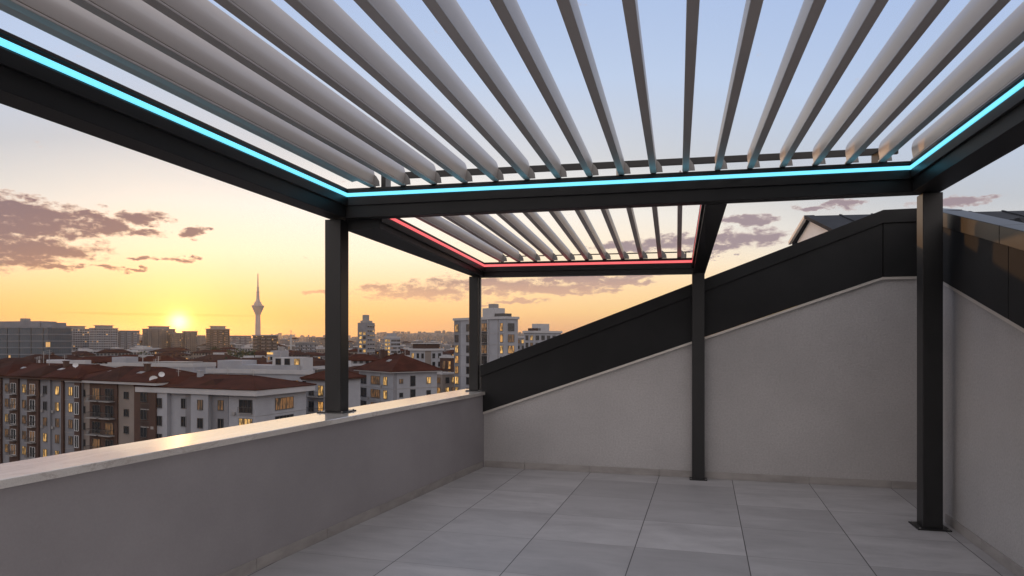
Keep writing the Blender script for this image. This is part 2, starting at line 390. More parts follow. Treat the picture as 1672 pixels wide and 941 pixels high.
# right-hand wall: a short bend behind the post, then the long stretch
rw = thing('side_wall', 'grey plastered wall with black metal top running along the right side', 'wall', R1, math.atan2(rd.y, rd.x))
def rloc(p): q = Vector(p) - R1; n = Vector((-rd.y, rd.x, 0)); return q.dot(rd), q.dot(n)      # y = away from the terrace
bx_, by_ = rloc(Bc)
def zc(s): return 2.665 - .262 * s       # cladding top along the stretch
def zl(s): return 2.065 - .282 * s       # cladding foot
SL = 8.6
band([(0, -.3), (SL, -.3)], [(0, zl(0)), (5, zl(5)), (SL, zl(5))], 0.0, .25).build('wall', M['plaster'], rw)
bend = MB().prism([(0, 0, -.3), (bx_, by_, -.3), (bx_, by_, 2.21), (0, 0, 2.06)], (.1, .25, 0)); bend.build('wall', M['plaster'], rw)
MB().prism([(0.0, -.035, 2.07), (bx_ - .02, by_ - .035, 2.23), (bx_ - .02, by_ - .035, 2.92), (0.0, -.035, 2.66)], (.03, .12, 0)).build('cladding', M['clad'], rw)
e0 = 1.36
for a, b in ((.004, e0 - .004), (e0 + .004, 3.2), (3.208, 5.0)):
    band([(a, zl(a) + .015), (b, zl(b) + .015)], [(a, zc(a)), (b, zc(b))], -.035, .10).build('cladding', M['clad'], rw, bevel=.003)
for a, b in ((-.05, e0 - .10), (e0 - .094, 3.2), (3.206, 5.0)):
    band([(a, zc(a) - .115), (b, zc(b) - .115)], [(a, zc(a) + .012), (b, zc(b) + .012)], -.053, .13).build('cap_flashing', M['cap_metal'], rw, bevel=.004)
MB().prism([(0, -.052, 2.55), (bx_ - .02, by_ - .052, 2.80), (bx_ - .02, by_ - .052, 2.935), (0, -.052, 2.675)], (.03, .17, 0)).build('cap_flashing', M['cap_metal'], rw)
band([(.04, zl(.04) - .018), (5, zl(5) - .018)], [(.04, zl(.04) + .012), (5, zl(5) + .012)], -.026, -.001).build('drip_trim', M['trim'], rw, bevel=.002)
sk = MB(); x = .03
while x < SL - .1:
    b = min(SL, x + .80); sk.box(x + .003, b - .003, -.012, -.0005, .0005, .078); x = b
sk.build('skirting', M['skirt'], rw, bevel=.0015)

# roof behind the walls, with the white dormer
rt = thing('dormer_house', 'white gabled dormer with dark roof rising behind the black sloping wall top', 'dormer', (5.19, 12.0, 0))
rdir = Vector((.99, -.137, 0)); kdir = Vector((-.137, -.99, 0))      # ridge to the right; k towards the camera
def rp(a, k, z): return rdir * a + kdir * k + Vector((0, 0, z))
zr = 3.76
MB().prism([rp(.06, -.85, 1.2), rp(.06, 1.4, 1.2), rp(.06, 1.4, zr - .50), rp(.06, 0, zr - .06), rp(.06, -.85, zr - .33)], rdir * 4.5).build('wall', M['white_paint'], rt)
rs = MB()
rs.prism([rp(0, 0, zr), rp(0, 1.62, zr - .53), rp(0, 1.62, zr - .60), rp(0, 0, zr - .06)], rdir * 4.7)
rs.prism([rp(0, -.002, zr), rp(0, -1.0, zr - .30), rp(0, -1.0, zr - .37), rp(0, -.002, zr - .06)], rdir * 4.7)
rs.build('roof', M['dark_roof'], rt)
rb = MB()
rb.prism([rp(-.05, 0, zr + .012), rp(-.05, 1.65, zr - .525), rp(-.05, 1.65, zr - .585), rp(-.05, 0, zr - .045)], rdir * .16)
for q in range(1, 9): rb.prism([rp(q * .52, .03, zr + .012), rp(q * .52, 1.6, zr - .50), rp(q * .52, 1.6, zr - .535), rp(q * .52, .03, zr - .025)], rdir * .035)
rb.build('verge_trim', M['dark_roof'], rt)
MB().prism([rp(-.055, 0, zr + .01), rp(-.055, -1.04, zr - .30), rp(-.055, -1.04, zr - .36), rp(-.055, 0, zr - .05)], rdir * .05).build('verge_trim', M['trim'], rt)
rr = thing('neighbouring_roof', 'low dark metal roof with a raised step beyond the side wall', 'roof', (5.4, 8.6, 0))
MB().prism([(.2, -2.4, 2.45), (.35, .9, 3.23), (.35, .9, 1.5), (.2, -2.4, 1.5)], (6.5, -.35, 0)).build('roof', M['far_roof'], rr)
rq = MB().prism([(.3, .9, 3.235), (.3, 1.2, 3.30), (.3, 1.2, 3.1), (.3, .9, 3.1)], (6.5, -.35, .02))
rq.prism([(.9, -.2, 3.00), (.9, -.12, 3.09), (.9, -.04, 3.09), (.9, -.04, 3.02)], (6, -.33, 0)); rq.prism([(1.9, -1.2, 2.78), (1.9, -1.13, 2.86), (1.9, -1.05, 2.86), (1.9, -1.05, 2.80)], (5, -.28, 0))
rq.build('roof_step', M['dark_roof'], rr)

# ------------------------------------------------------------------ pergola
pg = thing('pergola', 'large anthracite aluminium pergola with open louvred roof and glowing light strips', 'pergola')
yaw = math.atan2(271, 1115); dv = Vector((math.sin(yaw), math.cos(yaw), 0)); tv = Vector((math.cos(yaw), -math.sin(yaw), 0))
UP = Vector((0, 0, 1))
IL = Vector((-1.4187, 5.88, EYE + 1.243)); IR = Vector((3.279, 5.62, EYE + 1.413))   # inner corners at the foot of the strip
LEN = 6.5
NL = IL - dv * LEN; NR = IR - dv * LEN
def mitre(na, nb):
    """horizontal m with m.na = m.nb = 1"""
    det = na.x * nb.y - na.y * nb.x
    return Vector(((nb.y - na.y) / det, (na.x - nb.x) / det, 0))
def perp(a, b, toward):
    d = (b - a); n = Vector((-d.y, d.x, 0)).normalized()
    return n if n.dot(toward) > 0 else -n
def sweep(pts, profile, closed=False):
    """pts: list of (origin, side vector); profile: (w, z) around"""
    return MB().quadmesh([[o + s * w + UP * z for w, z in profile] for o, s in pts])
nF = perp(IL, IR, dv); nLft = -tv; nRgt = tv; nB = -nF
mIL, mIR, mNL, mNR = mitre(nF, nLft), mitre(nF, nRgt), mitre(nB, nLft), mitre(nB, nRgt)
def beam_profile(b, led, top, w):       # w outward from the strip's face, z above the strip's foot
    return [(.022, b), (w, b), (w, top), (.0, top), (.0, top - .02), (.006, top - .022), (.006, -.002), (.0, -.004), (.0, -.072), (.022, -.072)]
def PRF(w): return beam_profile(-.175, 0, .075, w)
LP = [(-.003, .004), (.0058, .004), (.0058, .034), (-.003, .034)]
for o0, m0, o1, m1 in ((IL, mIL, IR, mIR), (NL, mNL, IL, mIL), (NR, mNR, IR, mIR), (NL, mNL, NR, mNR)):
    dd = (o1 - o0).normalized() * .0008
    w = .16
    if o0 is NL and o1 is IL: w = .19
    if o0 is NR: w = .255
    MB().quadmesh([[o + m * a + UP * z for a, z in PRF(w)] for o, m in ((o0 + dd, m0), (o1 - dd, m1))]).build('beam', M['anthracite'], pg, bevel=.003)
    l = sweep([(o0 + dd * 3, m0), (o1 - dd * 3, m1)], LP).build('light_strip', M['led_blue'], pg)
    l['label'] = 'glowing blue light strip along the inside of the beam'
# second bay
F2L = Vector((gx(643, 6.2) - .064, 6.03, EYE + 1.109)); B2L = Vector((-.340, 8.42, EYE + .916))
F2R = Vector((gx(1147, 5.95), 5.93, EYE + 1.30)); B2R = Vector((2.007, 7.62, EYE + .876))
def prof2(w): return [(.02, -.115), (w, -.115), (w, .06), (0, .06), (0, .05), (.005, .048), (.005, -.002), (0, -.004), (0, -.055), (.02, -.055)]
nBk = perp(B2L, B2R, dv); nL2 = perp(F2L, B2L, -tv); nR2 = perp(F2R, B2R, tv)
mBL, mBR = mitre(nBk, nL2), mitre(nBk, nR2)
LP2 = [(-.003, .006), (.0048, .006), (.0048, .033), (-.003, .033)]
wl0, wl1, wr0, wr1 = .255, .165, .20, .15
sweep([(B2L, mBL), (B2R, mBR)], prof2(.15)).build('beam', M['anthracite'], pg, bevel=.002)
def sweep2(o0, s0, w0, o1, s1, w1): return MB().quadmesh([[o + s * w + UP * z for w, z in prof2(ww)] for o, s, ww in ((o0, s0, w0), (o1, s1, w1))])
sweep2(F2L - dv * .03, (IL - IR).normalized() * 1.0 + UP * 0, .33, B2L, mBL, wl1).build('beam', M['anthracite'], pg, bevel=.002)
sweep2(F2R, nR2, wr0, B2R, mBR, wr1).build('beam', M['anthracite'], pg, bevel=.002)
for o0, m0, o1, m1 in ((B2L, mBL, B2R, mBR), (F2L, nL2, B2L, mBL), (F2R, nR2, B2R, mBR)):
    l = sweep([(o0, m0), (o1, m1)], LP2 if o0 is not F2R else [(.001, .014), (.0048, .014), (.0048, .024), (.001, .024)]).build('light_strip', M['led_red'], pg); l['label'] = 'glowing red light strip along the inside of the beam'
# posts
def post(c, w, z0, z1, plate):
    c = Vector((c[0], c[1], 0))
    o = MB().quadmesh([[c + tv * a * w / 2 + dv * b * w / 2 + UP * z for a, b in ((-1, -1), (1, -1), (1, 1), (-1, 1))] for z in (z0 + .009, z1)]).build('post', M['anthracite'], pg, bevel=.004)
    q = MB().obox(c + UP * (z0 + .005), tv * plate / 2, dv * plate / 2, UP * .005); q.build('base_plate', M['anthracite'], o, bevel=.0015)
    for a in (-1, 1):
        for b in (-1, 1):
            MB().tube(c + tv * a * plate * .42 + dv * b * plate * .42 + UP * (z0 + .0101), c + tv * a * plate * .42 + dv * b * plate * .42 + UP * (z0 + .018), .008, n=6).build('bolt', M['bracket'], o)
    return o
pL = post((-1.537, 5.991), .15, .933, EYE + 1.06, .25)
pRt = post((3.489, 5.702), .15, 0, EYE + 1.23, .25)
p2L = post((-.466, 8.54), .115, .933, EYE + .81, .19)
p2R = post((2.10, 7.700), .135, 0, EYE + .77, .19)
post((NL + mNL * .08 ), .15, 0, NL.z - .185, .25); post((NR + mNR * .08), .15, 0, NR.z - .185, .25)
# pale guide rail on the back of the far post
MB().obox(Vector((-.466, 8.54, (.943 + EYE + .80) / 2)) + tv * .066 + dv * .03, tv * .008, dv * .016, UP * ((EYE + .80 - .943) / 2)).build('guide_rail', M['bracket'], pg)

# louvres
def blade(F_, B_, hgt, th, name='louvre'):
    """a standing blade from F_ to B_ (points on its bottom line)"""
    d = (B_ - F_); d.z = 0; d.normalize(); s = Vector((d.y, -d.x, 0))
    h2 = th / 2
    half = [(h2 * .94, 0), (h2, .003), (h2, .010), (h2 * .92, .0125), (h2 * .40, .013), (h2 * .38, .021), (h2 * .56, .0235), (h2 * .66, hgt * .26), (h2 * .80, hgt * .40), (h2 * .90, hgt * .52),
            (h2 * .92, hgt * .60), (h2 * .84, hgt * .71), (h2 * .66, hgt * .82), (h2 * .40, hgt * .92), (h2 * .18, hgt * .98), (h2 * .05, hgt)]
    prof = half + [(-a, z) for a, z in reversed(half)]
    o = MB().quadmesh([[p + s * w + UP * z for w, z in prof] for p in (F_, B_)]).build(name, M['louvre'], pg)
    for poly in o.data.polygons: poly.use_smooth = True
    es = o.modifiers.new('edges', 'EDGE_SPLIT'); es.split_angle = R(28)
    return o, d, s
def end_bracket(p, d, s, par, hgt, th):
    pts = [p + s * (th * .30) + UP * .002, p + s * (th * .30 + .062) + UP * .002, p + s * (th * .30 + .056) + UP * hgt * .30, p + s * (th * .30 + .03) + UP * hgt * .58, p + s * (th * .15) + UP * hgt * .80]
    MB().prism([q - d * .012 for q in pts], d * .006).build('end_bracket', M['bracket'], par)
    MB().obox(p + UP * .006 + d * .02, s * th * .42, d * .014, UP * .006).build('end_cap', M['anthracite'], par)
def s_at(px, A, B):      # parameter on the line A-B that is seen in the direction px
    k = (px - 836) / FPX
    return (A.x - k * A.y) / ((A.x - k * A.y) - (B.x - k * B.y))
s0, s1 = s_at(607, IL, IR), s_at(1440, IL, IR)
for i in range(18):
    s = s0 + (s1 - s0) * i / 16.0
    ft = IL.lerp(IR, s) + UP * .079 + nF * .004
    nr_ = ft - dv * (LEN - .01)
    o, d, sdv = blade(nr_, ft, .170, .054)
    end_bracket(ft, d, sdv, o, .15, .05)
    if i == 0:
        MB().quadmesh([[p + sdv * w + UP * z for w, z in ((-.026, .004), (-.075, -.004), (-.075, .0), (-.026, .010))] for p in (nr_, ft - d * .22)]).build('drip_lip', M['louvre'], o)
for i in range(11):
    s = i / 10.0
    fr = Vector((-.943 + 2.412 * s, 6.16 - .20 * s, EYE + 1.165 + .20 * s))
    bk = Vector((gx(819, 8.36), 8.36, EYE + .978)).lerp(Vector((gx(1109, 7.70), 7.70, EYE + .940)), s)
    o, d, sdv = blade(fr, bk, .130, .046)
    end_bracket(bk, d, sdv, o, .13, .045)
# rods that tilt the blades
a, b = IL.lerp(IR, s0 + .04) + nF * .30 + UP * .215, IL.lerp(IR, s1 + .06) + nF * .30 + UP * .215
MB().quadmesh([[p + nF * w + UP * z for w, z in ((0, 0), (.03, 0), (.03, .055), (0, .055))] for p in (a, b)]).build('actuator_bar', M['anthracite'], pg)
for s in (.06, .5, .97):
    p = IL.lerp(IR, s) + nF * .125
    MB().obox(p + nF * .105 + UP * .148, (IR - IL).normalized() * .02, nF * .10, UP * .075).build('bar_support', M['anthracite'], pg)
a, b = B2L.lerp(B2R, .05) + nBk * .12 + UP * .135, B2L.lerp(B2R, .99) + nBk * .12 + UP * .135
MB().quadmesh([[p + nBk * w + UP * z for w, z in ((0, 0), (.01, 0), (.01, .012), (0, .012))] for p in (a, b)]).build('actuator_bar', M['anthracite'], pg)
for s in (.06, .97):
    p = B2L.lerp(B2R, s) + nBk * .125
    MB().obox(p + UP * .10, (B2R - B2L).normalized() * .006, nBk * .006, UP * .045).build('bar_support', M['anthracite'], pg)

# ------------------------------------------------------------------ city: ground and hills
structure(MB().quadmesh([[(-9000, 20, GROUND - 1), (9000, 20, GROUND - 1), (9000, 11000, GROUND - 1), (-9000, 11000, GROUND - 1)],
                         [(-9000, 20, GROUND), (9000, 20, GROUND), (9000, 11000, GROUND), (-9000, 11000, GROUND)]]).build('ground', M['ground']))
structure(MB().box(-9000, 9000, -2500, 19.99, GROUND - 1, GROUND).build('ground', M['ground']))
hm = MB(); nx, ny = 120, 14; grid = []
for j in range(ny + 1):
    Y = 1500 + j * 420; row = []
    for i in range(nx + 1):
        px = -500 + i * 20; X = gx(px, Y)
        t = j / ny; ridge = 10 + 4 * math.sin(px * .009 + 1) + 2.2 * math.sin(px * .031) + 1.5 * math.sin(px * .07 + 2)
        up = ridge * (Y / FPX) * max(0, min(1, (t - .02) / .85)) ** 1.6
        row.append((X, Y, GROUND - .5 + (up + 25 + EYE) * min(1, t * 1.3) if j else GROUND - .5))
    grid.append(row)
hill_h = grid
vs = [[hm.bm.verts.new(p) for p in r] for r in grid]
for j in range(ny):
    for i in range(nx): hm.bm.faces.new((vs[j][i], vs[j][i + 1], vs[j + 1][i + 1], vs[j + 1][i]))
structure(hm.build('hills', M['hill']))
def hill_z(px, Y):
    j = (Y - 1500) / 420; 
    if j < 0: return GROUND
    j0 = min(ny - 1, int(j)); i0 = max(0, min(nx - 1, int((px + 500) / 20))); tj = min(1, j - j0)
    return grid[j0][i0][2] * (1 - tj) + grid[j0 + 1][i0][2] * tj

# ------------------------------------------------------------------ city: building kit
HERO = []
def local(px, py, Y): return Vector((gx(px, Y), Y, gz(py, Y)))
WM = {}
def window_meshes(w, h, nm, kind):
    k = (w, h, nm, kind)
    if k in WM: return WM[k]
    fm = MB(); t = .07
    fm.box(-w / 2 - t, w / 2 + t, -.10, .0, h / 2, h / 2 + t); fm.box(-w / 2 - t, w / 2 + t, -.16, .0, -h / 2 - t, -h / 2)
    fm.box(-w / 2 - t, -w / 2, -.10, 0, -h / 2, h / 2); fm.box(w / 2, w / 2 + t, -.10, 0, -h / 2, h / 2)
    for i in range(1, nm): x = -w / 2 + w * i / nm; fm.box(x - .035, x + .035, -.085, 0, -h / 2, h / 2)
    fr = fm.mesh('window_frame', M['frame_white'] if kind == 'w' else M['frame_dark'])
    panes = {q: MB().box(-w / 2, w / 2, -.04, 0, -h / 2, h / 2).mesh('pane', M[q]) for q in ('glass_dark', 'lit_a', 'lit_b', 'lit_c')}
    # a lit pane with a dark curtained half
    WM[k] = (fr, panes); return WM[k]
class Block:
    """near corner at the origin; local x runs along the right-hand face, y along the left-hand face"""
    def __init__(s, name, label, cat, px, Y, phi, La, Lb, ztop, wall, group=None, base=GROUND, bands=True):
        s.La, s.Lb, s.base = La, Lb, base; s.h = ztop - base; s.nwin = 0
        s.root = thing(name, label, cat, (gx(px, Y), Y, base), R(phi), group)
        s.wall = MB().box(0, Lb, 0, La, 0, s.h).build('wall', wall, s.root)
        c = Vector((gx(px, Y), Y, 0)) + Matrix.Rotation(R(phi), 3, 'Z') @ Vector((Lb / 2, La / 2, 0))
        HERO.append((c.x, c.y, math.hypot(La, Lb) / 2 * .82))
    def face(s, f, u, z):      # a point on face 'A' (left) or 'B' (right), u metres from the near corner
        return Vector((0, u, z)) if f == 'A' else Vector((u, 0, z))
    def rot(s, f): return R(-90) if f == 'A' else 0.0
    def strip(s, name, f, u0, u1, z0, z1, m, out=.12, parent=None):
        b = MB()
        if f == 'A': b.box(-out, -.001, u0, u1, z0, z1)
        else: b.box(u0, u1, -out, -.001, z0, z1)
        return b.build(name, m, parent or s.root)
    def window(s, f, u, z, w, h, nm=2, kind='w', lit=None, out=0.0):
        if s.nwin >= 98: return
        s.nwin += 1
        fr, panes = window_meshes(w, h, nm, kind)
        p = s.face(f, u, z); n = Vector((-1, 0, 0)) if f == 'A' else Vector((0, -1, 0))
        if lit is None:
            r = rnd.random(); lit = 'lit_a' if r < .20 else 'lit_b' if r < .42 else 'lit_c' if r < .58 else 'glass_dark'
        o = link('window', fr, s.root, p + n * out, s.rot(f)); link('pane', panes[lit], o)
        return o
    def grid(s, f, us, zs, w, h, nm=2, kind='w', litp=None):
        for z in zs:
            for u in us:
                lit = None
                if litp is not None:
                    r = rnd.random(); lit = 'glass_dark' if r > litp else rnd.choice(['lit_a', 'lit_b', 'lit_c'])
                s.window(f, u, z, w, h, nm, kind, lit)
    def balcony(s, f, u, z, w, depth=1.1, m=None, rail=None):
        b = MB(); q = MB()
        def bx(B, u0, u1, o0, o1, z0, z1):
            if f == 'A': B.box(-o1, -o0, u0, u1, z0, z1)
            else: B.box(u0, u1, -o1, -o0, z0, z1)
        bx(b, u - w / 2, u + w / 2, .002, depth, z, z + .16)
        o = b.build('balcony', m or M['concrete'], s.root)
        bx(q, u - w / 2, u + w / 2, depth - .06, depth - .01, z + 1.05, z + 1.12)
        k = int(w / .28)
        for i in range(k + 1):
            x = u - w / 2 + .03 + (w - .06) * i / k; bx(q, x - .025, x + .025, depth - .05, depth - .02, z + .16, z + 1.05)
        for x in (u - w / 2 + .03, u + w / 2 - .03): bx(q, x - .02, x + .02, .01, depth - .06, z + 1.05, z + 1.12)
        q.build('railing', rail or M['frame_dark'], o)
    def hip(s, rise, over=.8, m=None, fascia=.5, fm=None):
        x0, x1, y0, y1, z = -over, s.Lb + over, -over, s.La + over, s.h
        if fascia: MB().box(x0, x1, y0, y1, z + .001, z + fascia).build('eave', fm or M['fascia'], s.root, bevel=.03)
        z += fascia + .003
        b = MB().bm; lx, ly = x1 - x0, y1 - y0; g = .15
        x0 -= g; x1 += g; y0 -= g; y1 += g
        mb = MB(); bm = mb.bm; b.free()
        v = [bm.verts.new(p) for p in ((x0, y0, z), (x1, y0, z), (x1, y1, z), (x0, y1, z))]
        v2 = [bm.verts.new((p.co.x, p.co.y, z + .12)) for p in v]
        if ly >= lx: r = [bm.verts.new(((x0 + x1) / 2, y0 + lx / 2, z + rise)), bm.verts.new(((x0 + x1) / 2, y1 - lx / 2, z + rise))]
        else: r = [bm.verts.new((x0 + ly / 2, (y0 + y1) / 2, z + rise)), bm.verts.new((x1 - ly / 2, (y0 + y1) / 2, z + rise))]
        bm.faces.new(v[::-1])
        for i in range(4): bm.faces.new((v[i], v[(i + 1) % 4], v2[(i + 1) % 4], v2[i]))
        if ly >= lx:
            for q in ((v2[0], v2[1], r[0]), (v2[1], v2[2], r[1], r[0]), (v2[2], v2[3], r[1]), (v2[3], v2[0], r[0], r[1])): bm.faces.new(q)
        else:
            for q in ((v2[0], v2[1], r[1], r[0]), (v2[1], v2[2], r[1]), (v2[2], v2[3], r[0], r[1]), (v2[3], v2[0], r[0])): bm.faces.new(q)
        o = mb.build('roof', m or M['roof_tile'], s.root); s.rz = z + rise
        # ridge and hip caps
        cap = MB(); cs = [tuple(w.co) for w in ()]
        X0, X1, Y0, Y1 = x0, x1, y0, y1
        ra = ((X0 + X1) / 2, Y0 + (X1 - X0) / 2, z + rise) if ly >= lx else (X0 + (Y1 - Y0) / 2, (Y0 + Y1) / 2, z + rise)
        rb = ((X0 + X1) / 2, Y1 - (X1 - X0) / 2, z + rise) if ly >= lx else (X1 - (Y1 - Y0) / 2, (Y0 + Y1) / 2, z + rise)
        cap.tube(ra, rb, .11, n=6); cap.tube((X0, Y0, z + .14), ra, .10, n=6); cap.tube((X0, Y1, z + .14), rb if ly >= lx else ra, .10, n=6); cap.tube((X1, Y0, z + .14), ra if ly >= lx else rb, .10, n=6)
        cap.build('ridge_cap', m or M['roof_tile'], o)
        return o
    def flat(s, h=.8, over=.15, m=None):
        b = MB(); x0, x1, y0, y1 = -over, s.Lb + over, -over, s.La + over; z = s.h; t = .3
        b.box(x0, x1, y0, y0 + t, z + .002, z + h); b.box(x0, x1, y1 - t, y1, z + .002, z + h); b.box(x0, x0 + t, y0 + t, y1 - t, z + .002, z + h); b.box(x1 - t, x1, y0 + t, y1 - t, z + .002, z + h)
        b.build('roof_parapet', m or M['fascia'], s.root); MB().box(x0 + t, x1 - t, y0 + t, y1 - t, z + .004, z + .1).build('roof', M['flat_roof'], s.root)
    def roofbox(s, x, y, w, d, h, m=None, z=None, name='stair_tower'):
        z = s.h if z is None else z
        return MB().box(x - w / 2, x + w / 2, y - d / 2, y + d / 2, z + .003, z + h).build(name, m or M['render_white'], s.root)
    def chimney(s, x, y, z, h=1.6, m=None):
        b = MB().box(x - .4, x + .4, y - .4, y + .4, z - 1.5, z + h); b.box(x - .5, x + .5, y - .5, y + .5, z + h + .01, z + h + .15); b.build('chimney', m or M['render_brown'], s.root)
    def antenna(s, x, y, z, h=3):
        b = MB().tube((x, y, z), (x, y, z + h), .05, n=5)
        for k in (.75, .85, .95): b.tube((x - .5, y, z + h * k), (x + .5, y, z + h * k), .025, n=4)
        b.build('aerial', M['metal_grey'], s.root)
    def dish(s, x, y, z, r=.5):
        b = MB().tube((x, y, z), (x, y, z + .9), .05, n=5)
        c = Vector((x, y, z + 1.1)); ax = Vector((-.5, -.75, .45)).normalized(); a = ax.orthogonal().normalized(); bb = ax.cross(a)
        b.quadmesh([[c + ax * (q * q * .28) + (a * math.cos(2 * math.pi * i / 14) + bb * math.sin(2 * math.pi * i / 14)) * r * q for i in range(14)] for q in (.05, .4, .75, 1.0)], caps=False)
        b.build('satellite_dish', M['frame_white'], s.root)

# ---- A1: long striped block at the far left
ang = 90 - 28.0 + 0     # left face runs to the left and away
zA = EYE - 7.25
def ffloors(h, n, first, step=3.05): return [h - first - i * step for i in range(n)]
A1 = Block('apartment_block', 'long apartment block striped white and brown at the left edge, under a brown roof', 'building', 133, 125.5, 62, 36, 13, zA, M['render_grey'])
zs = ffloors(A1.h, 5, 2.0)
for i, (u0, u1, m) in enumerate([(0, 1.7, 'render_brown'), (5.3, 6.0, 'render_brown'), (9.6, 10.3, 'render_grey'), (13.6, 17.6, 'render_brown'), (20.8, 24.0, 'render_brown'), (27.2, 30.0, 'render_brown'), (33.5, 36, 'render_brown')]):
    A1.strip('facade_strip', 'A', u0, u1, .2, A1.h - .1, M[m], .35)
for u in (3.4, 7.8, 11.9, 19.2, 25.6, 31.7): A1.grid('A', [u], zs, 1.15, 1.5, 2, 'd', .75 if u != 11.9 else .55)
for u in (15.6, 22.4, 28.6):
    for z in zs: A1.window('A', u, z, 1.7, 1.9, 2, 'w', rnd.choice(['glass_dark', 'glass_dark', 'lit_c']), .36); A1.balcony('A', u, z - 1.25, 2.4, 1.2)
for z in zs: A1.window('A', .85, z, 1.1, 2.1, 2, 'w', 'glass_dark', .36)
for z in zs[:-1]: A1.strip('floor_band', 'A', 1.72, 5.28, z - 1.62, z - 1.54, M['concrete'], .05)
A1.hip(2.3, .9, M['roof_tile'], .35, M['render_brown']); A1.chimney(5, 14, A1.rz - 1.0); A1.chimney(7, 26, A1.rz - .8); A1.antenna(5, 20, A1.rz - 1, 4); A1.dish(4, 9, A1.rz - 1.2)
# ---- A2: brown block with the balconies
A2 = Block('apartment_block', 'brown and beige apartment block with stacked balconies beside the white striped block', 'building', 256, 117, 64, 23.5, 12, EYE - 7.5, M['render_beige'])
zs = ffloors(A2.h, 5, 2.0)
A2.strip('facade_strip', 'A', 0, 5.6, .2, A2.h - .1, M['render_brown'], .25); A2.strip('facade_strip', 'A', 10.2, 18.0, .2, A2.h - .1, M['render_brown'], .25)
for u in (12.3, 16.0):
    for z in zs: A2.window('A', u, z, 2.1, 2.0, 3, 'd', rnd.choice(['glass_dark', 'glass_dark', 'lit_c']), .26); A2.balcony('A', u, z - 1.3, 3.0, 1.3)
for z in zs: A2.window('A', 8.0, z, 1.2, 1.2, 2, 'd', 'glass_dark')
for z in zs: A2.window('A', 3.0, z, 1.5, 1.8, 2, 'd', 'glass_dark', .26)
for z in zs[:-1]: A2.strip('floor_band', 'A', 18.05, 23.4, z - 1.62, z - 1.54, M['concrete'], .05)
for z in zs: A2.window('A', 20.0, z, .7, 1.2, 1, 'd', 'glass_dark')
A2.hip(2.3, .9, M['roof_tile'], .45, M['fascia']); A2.chimney(4, 8, A2.rz - 1.0); A2.dish(2, 1.5, A2.rz - 2.2); A2.antenna(6, 12, A2.rz - .5, 3)
# ---- B: white hip-roofed block
zB = EYE - 8.75
B_ = Block('apartment_block', 'white apartment block with thick white eaves and brown hipped roof just above the coping', 'building', 417, 110, 68, 24.5, 12.5, zB, M['render_white'])
zs = ffloors(B_.h, 4, 1.75)
for u0, u1 in ((9.2, 13.0), (18.4, 22.4)): B_.strip('facade_strip', 'A', u0, u1, .2, B_.h - .05, M['render_white'], .8)
for u0, u1 in ((5.6, 9.1), (13.1, 15.0)): B_.strip('facade_strip', 'A', u0, u1, .2, B_.h - .05, M['render_grey'], .08)
for z in zs:
    for u, w, k, l in ((2.0, 2.6, 3, None), (5.4, .0, 0, None), (7.2, 1.05, 2, None), (10.9, 1.05, 2, None), (15.4, 1.1, 2, None), (20.2, 1.2, 2, None), (23.4, 1.6, 2, None)):
        if w: B_.window('A', u, z, w, 1.55 if w < 2 else 2.0, k, 'd', l, .82 if 9.2 < u < 13 or 18.4 < u < 22.4 else .09 if 5.6 < u < 9.1 else 0)
    B_.window('B', 6.8, z, 4.4, 1.9, 5, 'd', rnd.choice(['lit_c', 'glass_dark'])); B_.strip('floor_band', 'B', .02, 12.45, z - 1.62, z - 1.55, M['concrete'], .05); B_.strip('floor_band', 'A', .02, 5.5, z - 1.62, z - 1.55, M['concrete'], .05)
    B_.balcony('A', 23.4, z - 1.3, 2.0, 1.0); B_.balcony('A', 2.0, z - 1.25, 2.8, .35)
B_.hip(1.9, 1.1, M['roof_tile'], .95); B_.dish(-.4, 22, B_.h + 1.0, .7); B_.antenna(3, 20, B_.h + 1.2, 3); B_.antenna(6, 6, B_.rz, 1.2); B_.chimney(5, 17, B_.rz - .4, 1.0, M['render_white'])
# ---- C: white flat-roofed block behind it
C_ = Block('apartment_block', 'long white flat-roofed block with rooftop boxes behind the thick-eaved white block', 'building', 508, 150, 72, 28, 8, gz(612, 150), M['render_white'])
C_.flat(1.0, .3); zs = ffloors(C_.h, 4, 2.2)
C_.grid('B', [1.6, 4.2, 6.6], zs, 1.2, 1.6, 2, 'd', .25); C_.grid('A', [1.5, 4, 7, 10, 13], zs, 1.3, 1.6, 2, 'd', .3)
C_.roofbox(4, 23, 5, 7, 2.9); C_.roofbox(3.6, 12, 5, 15, 1.9, M['render_white']); C_.roofbox(4.5, 8, 4, 8, 3.6, M['fascia'], name='penthouse')
for u in (5.4, 8.0, 10.4): 
    fr, panes = window_meshes(1.3, 1.3, 1, 'd'); o = link('window', fr, C_.root, Vector((2.49, u, C_.h + 2.7)), R(-90)); link('pane', panes[rnd.choice(['glass_dark', 'lit_a', 'lit_c'])], o)
C_.strip('balcony_front', 'B', 1.0, 7.2, zs[0] + 2.4, zs[0] + 3.3, M['frame_dark'], 1.0)
# ---- long white parapet house
L_ = Block('apartment_block', 'long low white block with a corner box, showing over the brown roofs', 'building', 316, 172, 74, 27, 8, gz(600, 172), M['render_white'])
L_.flat(1.0, .1); L_.roofbox(3, 24.5, 4, 4.6, 2.4); L_.grid('A', [3, 6, 9, 12, 15, 18], [L_.h - 1.7], 1.1, 1.1, 2, 'd', .2)
L_.roofbox(5, 10, 6, 12, 1.2, M['concrete'], name='plant_room')
